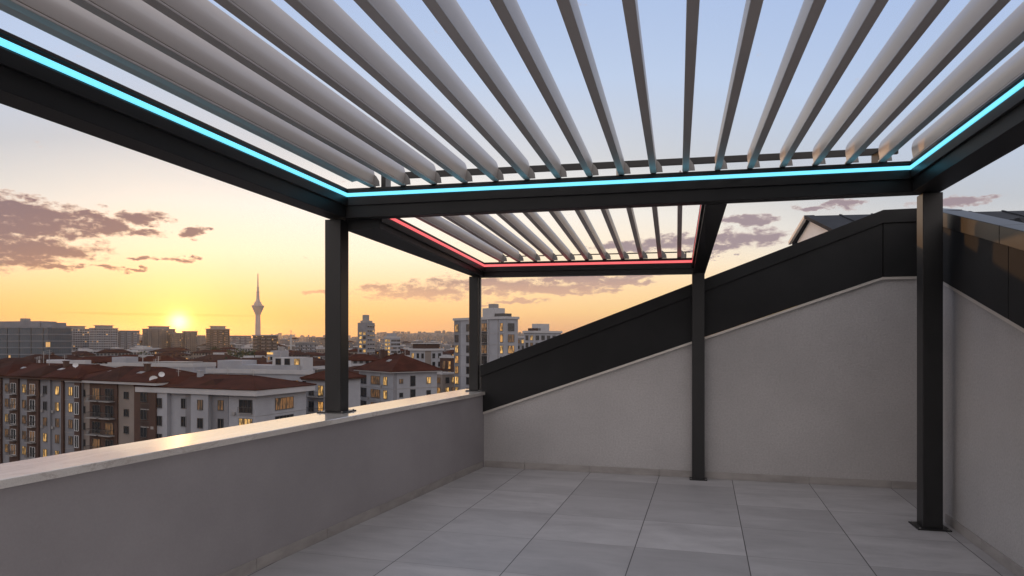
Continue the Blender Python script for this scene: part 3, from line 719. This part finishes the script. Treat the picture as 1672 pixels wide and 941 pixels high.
# ---- E: narrow house with a red eave, left of the near post
E_ = Block('apartment_block', 'narrow white block with small balconies seen just left of the nearest post', 'building', 534, 128, 60, 5.5, 9, gz(622, 128), M['render_white'])
zs = ffloors(E_.h, 4, 1.9); E_.grid('A', [1.6, 4.1], zs, 1.2, 1.8, 2, 'd', .5)
for z in zs: E_.balcony('A', 3.0, z - 1.3, 4.6, 1.0)
E_.hip(1.6, .7, M['roof_tile'], .25, M['render_brown'])
E2 = Block('apartment_block', 'plain white block with few windows between the flat-roofed block and the nearest post', 'building', 522, 165, 70, 6, 10, gz(605, 165), M['render_white'])
E2.flat(.7); E2.grid('A', [1.5, 4.2], ffloors(E2.h, 4, 2.2), 1.1, 1.5, 2, 'd', .2)
# ---- D: hip roofed block between the posts
D_ = Block('apartment_block', 'white block with big brown hipped roof and lit windows between the two left posts', 'building', 642, 150, 40, 16, 11.5, gz(607.5, 150) - .25, M['render_white'])
zs = ffloors(D_.h, 4, 1.9)
for z in zs:
    D_.window('A', 3.4, z, 1.5, 1.8, 2, 'd', rnd.choice(['lit_a', 'lit_b'])); D_.window('A', 8.0, z, 4.0, 1.8, 4, 'd', rnd.choice(['lit_b', 'lit_c'])); D_.window('A', 13.6, z, 2.6, 2.0, 2, 'd', 'glass_dark')
    D_.window('B', 5.0, z, 1.2, 2.2, 1, 'd', 'glass_dark'); D_.window('B', 9.2, z, 1.0, 1.4, 1, 'd'); D_.window('B', 2.0, z, .8, .9, 1, 'd')
    D_.strip('floor_band', 'A', .02, 15.9, z - 1.72, z - 1.62, M['concrete'], .06); D_.strip('floor_band', 'B', .02, 11.4, z - 1.72, z - 1.62, M['concrete'], .06)
D_.strip('facade_strip', 'A', 5.4, 5.7, .2, D_.h - .1, M['concrete'], .06); D_.strip('facade_strip', 'B', .0, .9, .2, D_.h - .1, M['render_grey'], .06)
D_.hip(3.6, .9, M['roof_tile'], .25, M['fascia']); D_.chimney(4, 12, D_.rz - .6, 1.6); D_.chimney(6, 14, D_.rz - .6, 1.4); D_.chimney(8.6, 13.5, D_.rz - 1.2, 1.4); D_.antenna(4.5, 14, D_.rz - .5, 3.5)
# ---- F: white block with a brown top
F_ = Block('apartment_block', 'beige and white block with brown penthouse storey right of the dark tower', 'building', 694, 262, 48, 9, 9, gz(573, 262), M['render_white'])
F_.flat(.8, .5); zs = ffloors(F_.h, 5, 2.0, 3.3)
F_.grid('A', [1.4, 4.2, 7.2], zs, 1.3, 1.8, 1, 'd', .25); F_.grid('B', [4.4, 7.4], zs, 1.3, 1.8, 1, 'd', .2); F_.strip('facade_strip', 'B', 0, 3, .2, F_.h - .1, M['render_beige'], .1)
F_.roofbox(4.5, 4.5, 7.4, 7.4, 2.6, M['render_brown'], name='penthouse'); F_.roofbox(4.5, 4.5, 8.6, 8.6, .3, M['fascia'], z=F_.h + 2.61, name='roof_slab'); F_.antenna(4, 5, F_.h + 3, 2)
F2 = Block('apartment_block', 'small brown block with lit glazing tucked in front of the white tower', 'building', 722, 205, 45, 7, 6, gz(612, 205), M['render_beige'])
F2.flat(.5); F2.grid('A', [1.8, 4.6], ffloors(F2.h, 4, 1.8), 1.8, 1.7, 2, 'd', .85); F2.grid('B', [2, 4.4], ffloors(F2.h, 4, 1.8), 1.3, 1.7, 1, 'd', .4)
F3 = Block('apartment_block', 'glazed brown block with tall lit windows against the white tower', 'building', 738, 235, 55, 5.5, 6, gz(585, 235), M['render_brown'])
F3.flat(.6); F3.grid('A', [1.2, 3.6], ffloors(F3.h, 4, 2.4, 3.6), 1.2, 2.6, 1, 'd', .8)
# ---- G: dark tower,  H: white banded tower
G_ = Block('tower_block', 'dark stepped high-rise with lit flank left of the white banded tower', 'tower', 599, 480, 72, 7.4, 11, gz(527, 480), M['render_grey'])
for k in range(15):
    z = G_.h - 2 - k * 3.1; G_.strip('floor_band', 'B', .1, 10.9, z - .45, z + .45, M['concrete'], .5)
for k in range(11): 
    z = G_.h - 7.5 - k * 3.1
    for u in (2, 5): G_.window('A', u, z, 2.0, 1.9, 1, 'd', rnd.choice(['lit_a', 'lit_b', 'glass_dark']))  # glowing panes here imitate the low sun reflected on this flank
    for u in (2, 5.5, 9): G_.window('B', u, z + 5.0, 1.8, 1.3, 1, 'd', rnd.choice(['glass_dark', 'glass_dark', 'glass_dark', 'lit_a']))
G_.roofbox(5.5, 3.5, 8, 5, 1.5, M['concrete']); G_.roofbox(4.6, 3.5, 3.4, 3.4, 5.6, M['concrete'], name='lift_tower'); G_.antenna(4.6, 3.5, G_.h + 5.6, 3)
H_ = Block('tower_block', 'white high-rise with dark window bands and golden lit flank', 'tower', 638, 560, 66, 6.5, 14, gz(552, 560), M['render_white'])
for k in range(8):
    z = H_.h - 2.2 - k * 3.1
    for u in (1.8, 4.6, 7.4, 10.2, 12.6): H_.window('B', u, z, 2.0, 1.5, 1, 'd', 'glass_dark' if rnd.random() < .93 else 'lit_c')
    for u in (1.8, 4.6): H_.window('A', u, z, 2.0, 1.9, 1, 'd', rnd.choice(['lit_a', 'lit_a', 'lit_b']))  # emission in these panes stands in for golden sunlight on the flank
H_.flat(1.2, .2); H_.roofbox(5.5, 3, 8, 4.5, 3.8)
# ---- I: large white tower right of the second post
I_ = Block('tower_block', 'tall white apartment tower with black balconies standing right behind the second post', 'tower', 823, 185, 43, 21.8, 5.2, gz(521, 185), M['render_white'])
I_.flat(.7, .3)
zs = ffloors(I_.h, 9, 2.2, 3.05)
I_.strip('facade_strip', 'A', 18.9, 21.7, .2, I_.h - .05, M['render_grey'], .1); I_.strip('facade_strip', 'A', 6.6, 11.4, .2, I_.h - .05, M['render_grey'], .06)
for z in zs:
    I_.window('A', 20.4, z, 1.5, 2.0, 2, 'd', rnd.choice(['lit_a', 'lit_b', 'lit_b', 'glass_dark']), .11)
    I_.window('A', 15.4, z, 1.3, 2.0, 1, 'd', 'glass_dark'); I_.window('A', 12.9, z, .9, 1.6, 1, 'd', 'glass_dark')
    I_.window('A', 8.9, z, 3.6, 2.2, 3, 'd', rnd.choice(['glass_dark', 'lit_c', 'glass_dark', 'lit_c']), .07); I_.balcony('A', 9.0, z - 1.25, 4.4, 1.3)
    I_.window('A', 1.0, z, 1.0, 2.0, 1, 'd', rnd.choice(['lit_b', 'lit_a', 'glass_dark']))
    I_.window('B', 2.6, z, 2.2, 2.0, 2, 'd', rnd.choice(['lit_b', 'lit_c', 'glass_dark']))
    I_.strip('floor_band', 'A', .02, 6.5, z - 1.66, z - 1.58, M['fascia'], .10); I_.strip('floor_band', 'A', 11.45, 18.8, z - 1.66, z - 1.58, M['fascia'], .10)
I_.strip('facade_strip', 'A', 2.3, 2.5, .2, I_.h - .1, M['concrete'], .12); I_.strip('facade_strip', 'A', 6.3, 6.55, .2, I_.h - .1, M['fascia'], .3)
I_.roofbox(2.6, 7.2, 4.0, 5, 3.2, M['fascia']); I_.roofbox(2.4, 7.0, 2.0, 2, 4.4, M['concrete'], name='water_tank'); I_.roofbox(2.4, 3.0, 3.2, 3.4, 1.6, M['frame_dark'], name='plant_room')
K_ = Block('apartment_block', 'white rounded block with lit top floor peeping over the sloping black wall', 'building', 872, 300, 42, 6.5, 17, gz(544, 300), M['render_white'])
zs = ffloors(K_.h, 7, 2.1, 3.2); K_.grid('A', [1.5, 4.5], zs, 1.6, 2.0, 1, 'd', .7); K_.grid('B', [2, 5.5, 9, 12.5, 15.5], zs, 1.9, 1.9, 2, 'd', .25)
K_.flat(1.0, .5); K_.roofbox(8, 4, 7, 4, 4.2, M['fascia']); K_.roofbox(4, 4, 4, 4, 2.2, M['render_brown'], name='plant_room'); K_.antenna(13, 4, K_.h + 1, 3)
J_ = Block('apartment_block', 'grey block with a glowing top floor between the white tower and the rounded block', 'building', 850, 360, 40, 6, 8, gz(552, 360), M['render_grey'])
zs = ffloors(J_.h, 6, 1.9, 3.1); J_.grid('A', [1.5, 4.2], zs[:1], 2.0, 1.8, 1, 'd', 1.0); J_.grid('B', [1.5, 4.2, 6.7], zs[:1], 2.0, 1.8, 1, 'd', 1.0); J_.grid('A', [1.5, 4.2], zs[1:], 1.2, 1.6, 1, 'd', .1); J_.grid('B', [1.5, 4.2, 6.7], zs[1:], 1.2, 1.6, 1, 'd', .1); J_.flat(1.0)
def roof_wing(b_, u, w, k, m=None):
    x0, xm, z0, zp = -1.05, b_.Lb / 2, b_.h + .55, b_.h + .55 + (b_.rz - b_.h - .55) * k
    mb = MB(); bm = mb.bm
    a, b, p, q, c, d = (bm.verts.new(v) for v in ((x0, u - w, z0), (x0, u + w, z0), (x0 + w * .8, u, zp), (xm, u, zp), (xm, u - w, z0), (xm, u + w, z0)))
    for f_ in ((a, b, p), (a, p, q, c), (b, d, q, p), (a, c, d, b), (c, q, d)): bm.faces.new(f_)
    mb.build('roof_wing', m or M['roof_tile'], b_.root)
roof_wing(A1, 4.5, 4.6, .96); roof_wing(A1, 15.6, 4.0, .94, M['roof_tile_dark']); roof_wing(A1, 28.5, 4.6, .96); roof_wing(A2, 14.0, 5.0, .97, M['roof_tile_dark']); roof_wing(B_, 19.5, 4.2, .93); roof_wing(B_, 10.6, 3.4, .8, M['roof_tile_dark'])
for b_, us in ((A1, (4.9, 9.1, 12.7, 18.1, 20.5, 30.4)), (A2, (9.4, 18.6, 21.5)), (B_, (4.4, 8.6, 16.6, 21.6)), (D_, (5.2, 11.2)), (C_, (5.4, 11.5))):
    for u in us:
        for q in range(3):
            if rnd.random() < .4:
                z = b_.h - 3.0 - 3.05 * q
                b_.strip('air_conditioner', 'A', u - .34, u + .34, z - .26, z + .22, M['concrete'], 1.08 if b_ is B_ and (9 < u < 13 or 18 < u < 22.5) else .28)
for b_, n in ((A1, 4), (A2, 3), (B_, 3), (D_, 2)):
    for q in range(n):
        y = rnd.uniform(.2, .8) * b_.La
        b_.antenna(b_.Lb / 2, y, b_.rz - .2, rnd.uniform(1.5, 2.8))
        o_ = MB().box(-.45, .45, -.6, .6, 0, .14).build('skylight', M['metal_grey'], b_.root)
        k_ = (b_.rz - b_.h - .4) / (b_.Lb / 2 + .9); o_.location = (b_.Lb * .26, rnd.uniform(.3, .75) * b_.La, b_.h + .45 + k_ * (b_.Lb * .26 + .9)); o_.rotation_euler.y = -math.atan(k_)
# ---- glass office at the far left
O_ = Block('office_building', 'blue-grey glass office slab with banded floors at the left edge', 'office', 78, 385, 78, 48, 16, gz(534, 385), F['glass'])
for k in range(12):
    z = O_.h - .4 - k * 3.8; O_.strip('floor_band', 'A', .1, 47.9, z - .22, z + .22, M['render_grey'], .25); O_.strip('floor_band', 'B', .1, 15.9, z - .22, z + .22, M['render_grey'], .25)
for k in range(6): O_.strip('mullion', 'A', 3 + k * 8.2, 3.5 + k * 8.2, .2, O_.h, M['frame_dark'], .2)
O_.roofbox(8, 22, 11, 28, 3.4, M['render_grey'], name='plant_room'); O_.roofbox(8, 4.5, 10, 7.5, 2.6, M['render_grey'], name='plant_room'); O_.roofbox(8, 24, 4, 3, 5.2, M['concrete'], name='lift_tower')
O_.antenna(8, 24, O_.h + 5.2, 2)

# ---- the row of high-rises on the skyline
def highrise(px0, px1, py, Y, label, wall, crown=True, name='tower_block', floors=16):
    w = (px1 - px0) * Y / FPX; La = w * .42
    b = Block(name, label, 'tower', px0 + (px1 - px0) * .36, Y, 50, La * 1.1, w * .86, gz(py, Y), F[wall])
    mm = M['render_white'] if wall in ('white', 'grey') else M['render_beige']
    mb_ = MB().box(0, b.Lb * .17, -1.2, -.002, -.5, .5).mesh('balcony', mm); ma_ = MB().box(-1.2, -.002, 0, b.La * .22, -.5, .5).mesh('balcony', mm)
    for k in range(min(floors, 11)):
        z = b.h - 2.5 - k * 3.1
        for u in (.12, .42, .72): link('balcony', mb_, b.root, (b.Lb * u, 0, z))
        for u in (.2, .6): link('balcony', ma_, b.root, (0, b.La * u, z))
    b.flat(1.2, .6, M['concrete'])
    if crown:
        b.roofbox(b.Lb * .5, b.La * .5, b.Lb * .62, b.La * .7, 4.0, M['concrete']); b.roofbox(b.Lb * .5, b.La * .5, b.Lb * .72, b.La * .8, .8, M['concrete'], z=b.h + 4.0, name='roof_slab')
        b.antenna(b.Lb * .4, b.La * .5, b.h + 4.8, 3)
    return b
highrise(86, 133, 538, 900, 'pale high-rise with flat crown right of the glass office', 'white')
highrise(138, 180, 537, 880, 'grey high-rise with flat crown, second to the right of the glass office', 'white')
highrise(178, 217, 541, 910, 'lower grey high-rise without a crown, third to the right of the glass office', 'grey', False)
highrise(224, 274, 538, 950, 'broad orange-lit high-rise directly left of the setting sun', 'beige')
highrise(274, 296, 545, 960, 'low high-rise in front of the glare of the sun', 'beige', False)
highrise(294, 317, 542, 970, 'narrow high-rise just right of the setting sun', 'beige', False)
highrise(331, 368, 538, 930, 'dark brown high-rise standing alone between the sun and the television tower', 'brown')
highrise(408, 448, 549, 640, 'broad dark block at the foot of the television tower', 'brown', False, 'apartment_block', 12)
highrise(368, 404, 549, 1250, 'hazy grey block between the brown high-rise and the television tower', 'grey', False)
highrise(478, 512, 561, 620, 'grey block under the crane, left of the nearest post', 'grey', False, 'apartment_block', 8)
b = Block('apartment_block', 'white windowless slab with rooftop huts right of the block below the television tower', 'building', 458, 330, 60, 7, 5, gz(573, 330), M['render_white']); b.roofbox(3, 3, 2, 2, 2, M['concrete'])
b = Block('apartment_block', 'small white block with a lit orange band on its roof beside the windowless slab', 'building', 446, 320, 60, 4.5, 4, gz(580, 320), M['render_white']); b.grid('A', [1.2, 3], ffloors(b.h, 3, 1.6), 1.2, 1.4, 1, 'd', .6)
MB().box(-.1, .1, .2, 4.2, b.h + .3, b.h + 1.3).build('sign_band', M['lit_a'], b.root)
b = Block('apartment_block', 'pale block on the left skyline glowing between two high-rises', 'building', 320, 1400, 50, 20, 20, gz(548, 1400), F['beige']); b.flat()

# ---- television tower
TY = 2000.0; k = TY / FPX
tvt = thing('television_tower', 'tall slender concrete television tower with flared pod and mast on the skyline', 'tower', (gx(421, TY), TY, GROUND))
def th(py): return gz(py, TY) - GROUND
MB().lathe([(9.0, 0), (8.0, th(552)), (7.4, th(530)), (6.7, th(515.5)), (6.8, th(515))], 24).build('shaft', M['tower_concrete'], tvt)
MB().lathe([(6.8, th(515)), (8.2, th(512.5)), (11.0, th(509)), (14.2, th(505)), (16.4, th(502)), (17.2, th(500.4)), (17.2, th(499)), (11.5, th(498.5)), (11.5, th(496.2)), (9.6, th(495.8)), (9.6, th(493.4)), (6.6, th(492.8)), (6.2, th(490.6)), (4.9, th(490))], 28).build('pod', M['tower_concrete'], tvt)
MB().lathe([(17.3, th(501)), (17.3, th(500.2)), (16.8, th(500.1)), (16.8, th(501.1))], 28).build('gallery', M['concrete'], tvt)
MB().lathe([(4.9, th(490)), (3.9, th(478)), (5.2, th(477.4)), (5.2, th(476.4)), (3.0, th(476)), (2.8, th(470.6)), (3.9, th(470.2)), (3.9, th(469.4)), (2.0, th(469)), (1.7, th(458)), (1.2, th(447))], 16).build('mast', M['tower_concrete'], tvt)
# ---- tower crane
cr = thing('tower_crane', 'small tower crane with horizontal jib above the rooftops right of the television tower', 'crane', (gx(475, 900), 900, GROUND))
h = gz(548, 900) - GROUND
MB().box(-.9, .9, -.9, .9, 0, h + 1).build('mast', M['metal_grey'], cr)
MB().box(-7.5, 6, -.5, .5, h, h + 1.1).build('jib', M['metal_grey'], cr); MB().tube((0, 0, h + 1), (0, 0, gz(539, 900) - GROUND), .5, n=5).build('mast_top', M['metal_grey'], cr)
b2 = MB().tube((0, 0, h + 7), (-7, 0, h + 1), .15, n=4); b2.tube((0, 0, h + 7), (5.5, 0, h + 1), .15, n=4); b2.build('tie', M['metal_grey'], cr)

# ---- ordinary houses filling the middle distance
def clear(x, y, r): return all((x - a) ** 2 + (y - b) ** 2 > (r + c) ** 2 for a, b, c in HERO)
def in_front(px, Y, py):      # keep the view to the named buildings free: no roof above this line
    return True
def house_hip(x, y, rz, w, d, ztop, rise, wall, roofm, lab, grp):
    root = thing('house', lab, 'house', (x, y, GROUND), rz, grp)
    h = ztop - GROUND
    MB().box(-w / 2, w / 2, -d / 2, d / 2, 0, h).build('wall', wall, root)
    o = .6; x0, x1, y0, y1 = -w / 2 - o, w / 2 + o, -d / 2 - o, d / 2 + o
    mb = MB(); bm = mb.bm
    v = [bm.verts.new(p) for p in ((x0, y0, h + .01), (x1, y0, h + .01), (x1, y1, h + .01), (x0, y1, h + .01))]
    v2 = [bm.verts.new((p.co.x, p.co.y, h + .35)) for p in v]
    q = min(w, d) / 2 + o
    r = [bm.verts.new((x0 + q, 0, h + rise)), bm.verts.new((x1 - q, 0, h + rise))] if w > d else [bm.verts.new((0, y0 + q, h + rise)), bm.verts.new((0, y1 - q, h + rise))]
    bm.faces.new(v[::-1])
    for i in range(4): bm.faces.new((v[i], v[(i + 1) % 4], v2[(i + 1) % 4], v2[i]))
    if w > d:
        for f_ in ((v2[0], v2[1], r[1], r[0]), (v2[1], v2[2], r[1]), (v2[2], v2[3], r[0], r[1]), (v2[3], v2[0], r[0])): bm.faces.new(f_)
    else:
        for f_ in ((v2[0], v2[1], r[0]), (v2[1], v2[2], r[1], r[0]), (v2[2], v2[3], r[1]), (v2[3], v2[0], r[0], r[1])): bm.faces.new(f_)
    ro = mb.build('roof', roofm, root)
    if y < 500: MB().box(w * .2, w * .2 + .9, -.4, .5, h + rise * .4, h + rise + .7).build('chimney', M['render_brown'], ro)
def house_flat(x, y, rz, w, d, ztop, wall, lab, grp):
    root = thing('house', lab, 'house', (x, y, GROUND), rz, grp); h = ztop - GROUND
    MB().box(-w / 2, w / 2, -d / 2, d / 2, 0, h).build('wall', wall, root)
    b = MB()
    for a in ((-w / 2 - .1, w / 2 + .1, -d / 2 - .1, -d / 2 + .2), (-w / 2 - .1, w / 2 + .1, d / 2 - .2, d / 2 + .1), (-w / 2 - .1, -w / 2 + .2, -d / 2 + .2, d / 2 - .2), (w / 2 - .2, w / 2 + .1, -d / 2 + .2, d / 2 - .2)): b.box(*a, h + .005, h + .8)
    b.box(-w * .3, w * .05, -d * .2, d * .2, h + .005, h + rnd.uniform(1.6, 3.0)); b.build('roof', M['fascia'], root)
LABS = {('hip', 0): ('brown hip-roofed house in the near cluster of rooftops', 'brown roofed houses near the terrace'), ('flat', 0): ('pale flat-roofed house in the near cluster of rooftops', 'flat roofed houses near the terrace'),
        ('hip', 1): ('brown hip-roofed house in the middle of the town', 'brown roofed houses in the middle distance'), ('flat', 1): ('flat-roofed block in the middle of the town', 'flat roofed blocks in the middle distance'),
        ('hip', 2): ('tiny brown-roofed house far out towards the hazy skyline', 'brown roofed houses near the skyline'), ('flat', 2): ('tiny flat-roofed block far out towards the hazy skyline', 'flat roofed blocks near the skyline')}
placed = []
for zone, (Y0, Y1, n, p0, p1, hipp) in enumerate([(190, 330, 40, 583, 602, .9), (330, 640, 75, 569, 588, .8), (640, 1480, 130, 557, 571, .35)]):
    tries = 0; got = 0
    while got < n and tries < 4000:
        tries += 1
        Y = Y0 + (Y1 - Y0) * rnd.random() ** .8; px = rnd.uniform(-90, 830); x = gx(px, Y)
        w, d = (rnd.uniform(14, 30), rnd.uniform(10, 15)) if zone < 2 else (rnd.uniform(10, 20), rnd.uniform(9, 14))
        if zone == 2: w *= 1.2
        r = math.hypot(w, d) / 2
        if not clear(x, Y, r + 1) or any((x - a) ** 2 + (Y - b) ** 2 < (r + c) ** 2 * .8 for a, b, c in placed): continue
        t = (Y - Y0) / (Y1 - Y0); py = p1 + (p0 - p1) * t + rnd.uniform(-4, 5) * (1 if zone < 2 else 1.3)
        zt = gz(py, Y)
        if zt < GROUND + 5: continue
        placed.append((x, Y, r)); got += 1
        rz = rnd.choice([R(20), R(-35), R(62)]) + rnd.uniform(-.15, .15)
        wall = F[rnd.choice(['white', 'white', 'grey', 'beige', 'brown'])]
        if rnd.random() < hipp:
            lab, grp = LABS[('hip', zone)]; house_hip(x, Y, rz, w, d, zt - 2.2, rnd.uniform(2.4, 3.4), wall, rnd.choice([M['roof_tile'], M['roof_tile_dark'], M['roof_tile_dark']]), lab, grp)
        else:
            lab, grp = LABS[('flat', zone)]; house_flat(x, Y, rz, w, d, zt - .8, wall, lab, grp)
# ---- the far city on the hills, one mass
fm = MB(); fr2 = random.Random(3)
for i in range(2600):
    Y = fr2.uniform(1500, 6800); px = fr2.uniform(-150, 960); z = hill_z(px, Y); x = gx(px, Y)
    w, d = fr2.uniform(12, 34), fr2.uniform(12, 24); h = fr2.uniform(7, 20) * (1.9 if fr2.random() < .10 else 1); a = fr2.uniform(0, 1.5)
    ax, ay = Vector((math.cos(a), math.sin(a), 0)) * w / 2, Vector((-math.sin(a), math.cos(a), 0)) * d / 2
    fm.obox((x, Y, z + h / 2 - 3), ax, ay, (0, 0, h / 2 + 3))
fo = fm.build('distant_city', F['grey']); structure(fo, 'stuff'); tag(fo, 'hazy mass of far buildings covering the low hills on the horizon', 'distant city')
# ---- trees between the houses
def tree(x, y, h, lab, grp):
    root = thing('tree', lab, 'tree', (x, y, GROUND), 0, grp)
    b = MB().tube((0, 0, 0), (0.2, 0, h * .5), h * .03, h * .018, 7)
    for q in range(5):
        a = q * 1.26 + rnd.random(); b.tube((.1, 0, h * (.32 + .04 * q)), (math.cos(a) * h * .22, math.sin(a) * h * .22, h * (.6 + .05 * q)), h * .013, h * .005, 5)
    b.build('trunk', M['bark'], root)
    c = MB(); cl = [Vector((rnd.gauss(0, h * .13), rnd.gauss(0, h * .13), h * rnd.uniform(.45, .92))) for _ in range(11)]
    for q in range(420):
        p = rnd.choice(cl) + Vector((rnd.gauss(0, h * .065), rnd.gauss(0, h * .065), rnd.gauss(0, h * .055))); s = h * rnd.uniform(.018, .035)
        a = Vector((rnd.gauss(0, 1), rnd.gauss(0, 1), rnd.gauss(0, 1))).normalized(); e = a.orthogonal().normalized(); g_ = a.cross(e)
        c.bm.faces.new([c.bm.verts.new(p + v) for v in (e * s * 1.5, g_ * s, -e * s * 1.5, -g_ * s)])
    c.build('crown', M['leaf'], root)
for px, py, Y in ((398, 568, 420), (407, 572, 410), (392, 576, 380), (386, 572, 500), (346, 566, 640), (468, 588, 260), (375, 590, 230), (388, 598, 190), (700, 600, 250), (240, 572, 520), (655, 596, 300)):
    x = gx(px, Y); h = gz(py, Y) - GROUND
    tree(x, Y, h, 'dark leafy tree rising between the brown roofs of the town', 'trees between the houses')
# ---- haze
hz = MB().box(-8800, 8800, -2400, 10800, GROUND - 2, 232).build('haze', M['ground'])
hm_ = bpy.data.materials.new('haze_air'); hm_.use_nodes = True; t = hm_.node_tree; t.nodes.clear()
pv = t.nodes.new('ShaderNodeVolumePrincipled'); pv.inputs['Color'].default_value = (.92, .86, .82, 1); pv.inputs['Density'].default_value = .00004; pv.inputs['Anisotropy'].default_value = .80
o_ = t.nodes.new('ShaderNodeOutputMaterial'); t.links.new(pv.outputs[0], o_.inputs['Volume'])
hz.data.materials.clear(); hz.data.materials.append(hm_); structure(hz, 'stuff'); tag(hz, 'thin evening haze over the whole city', 'haze')
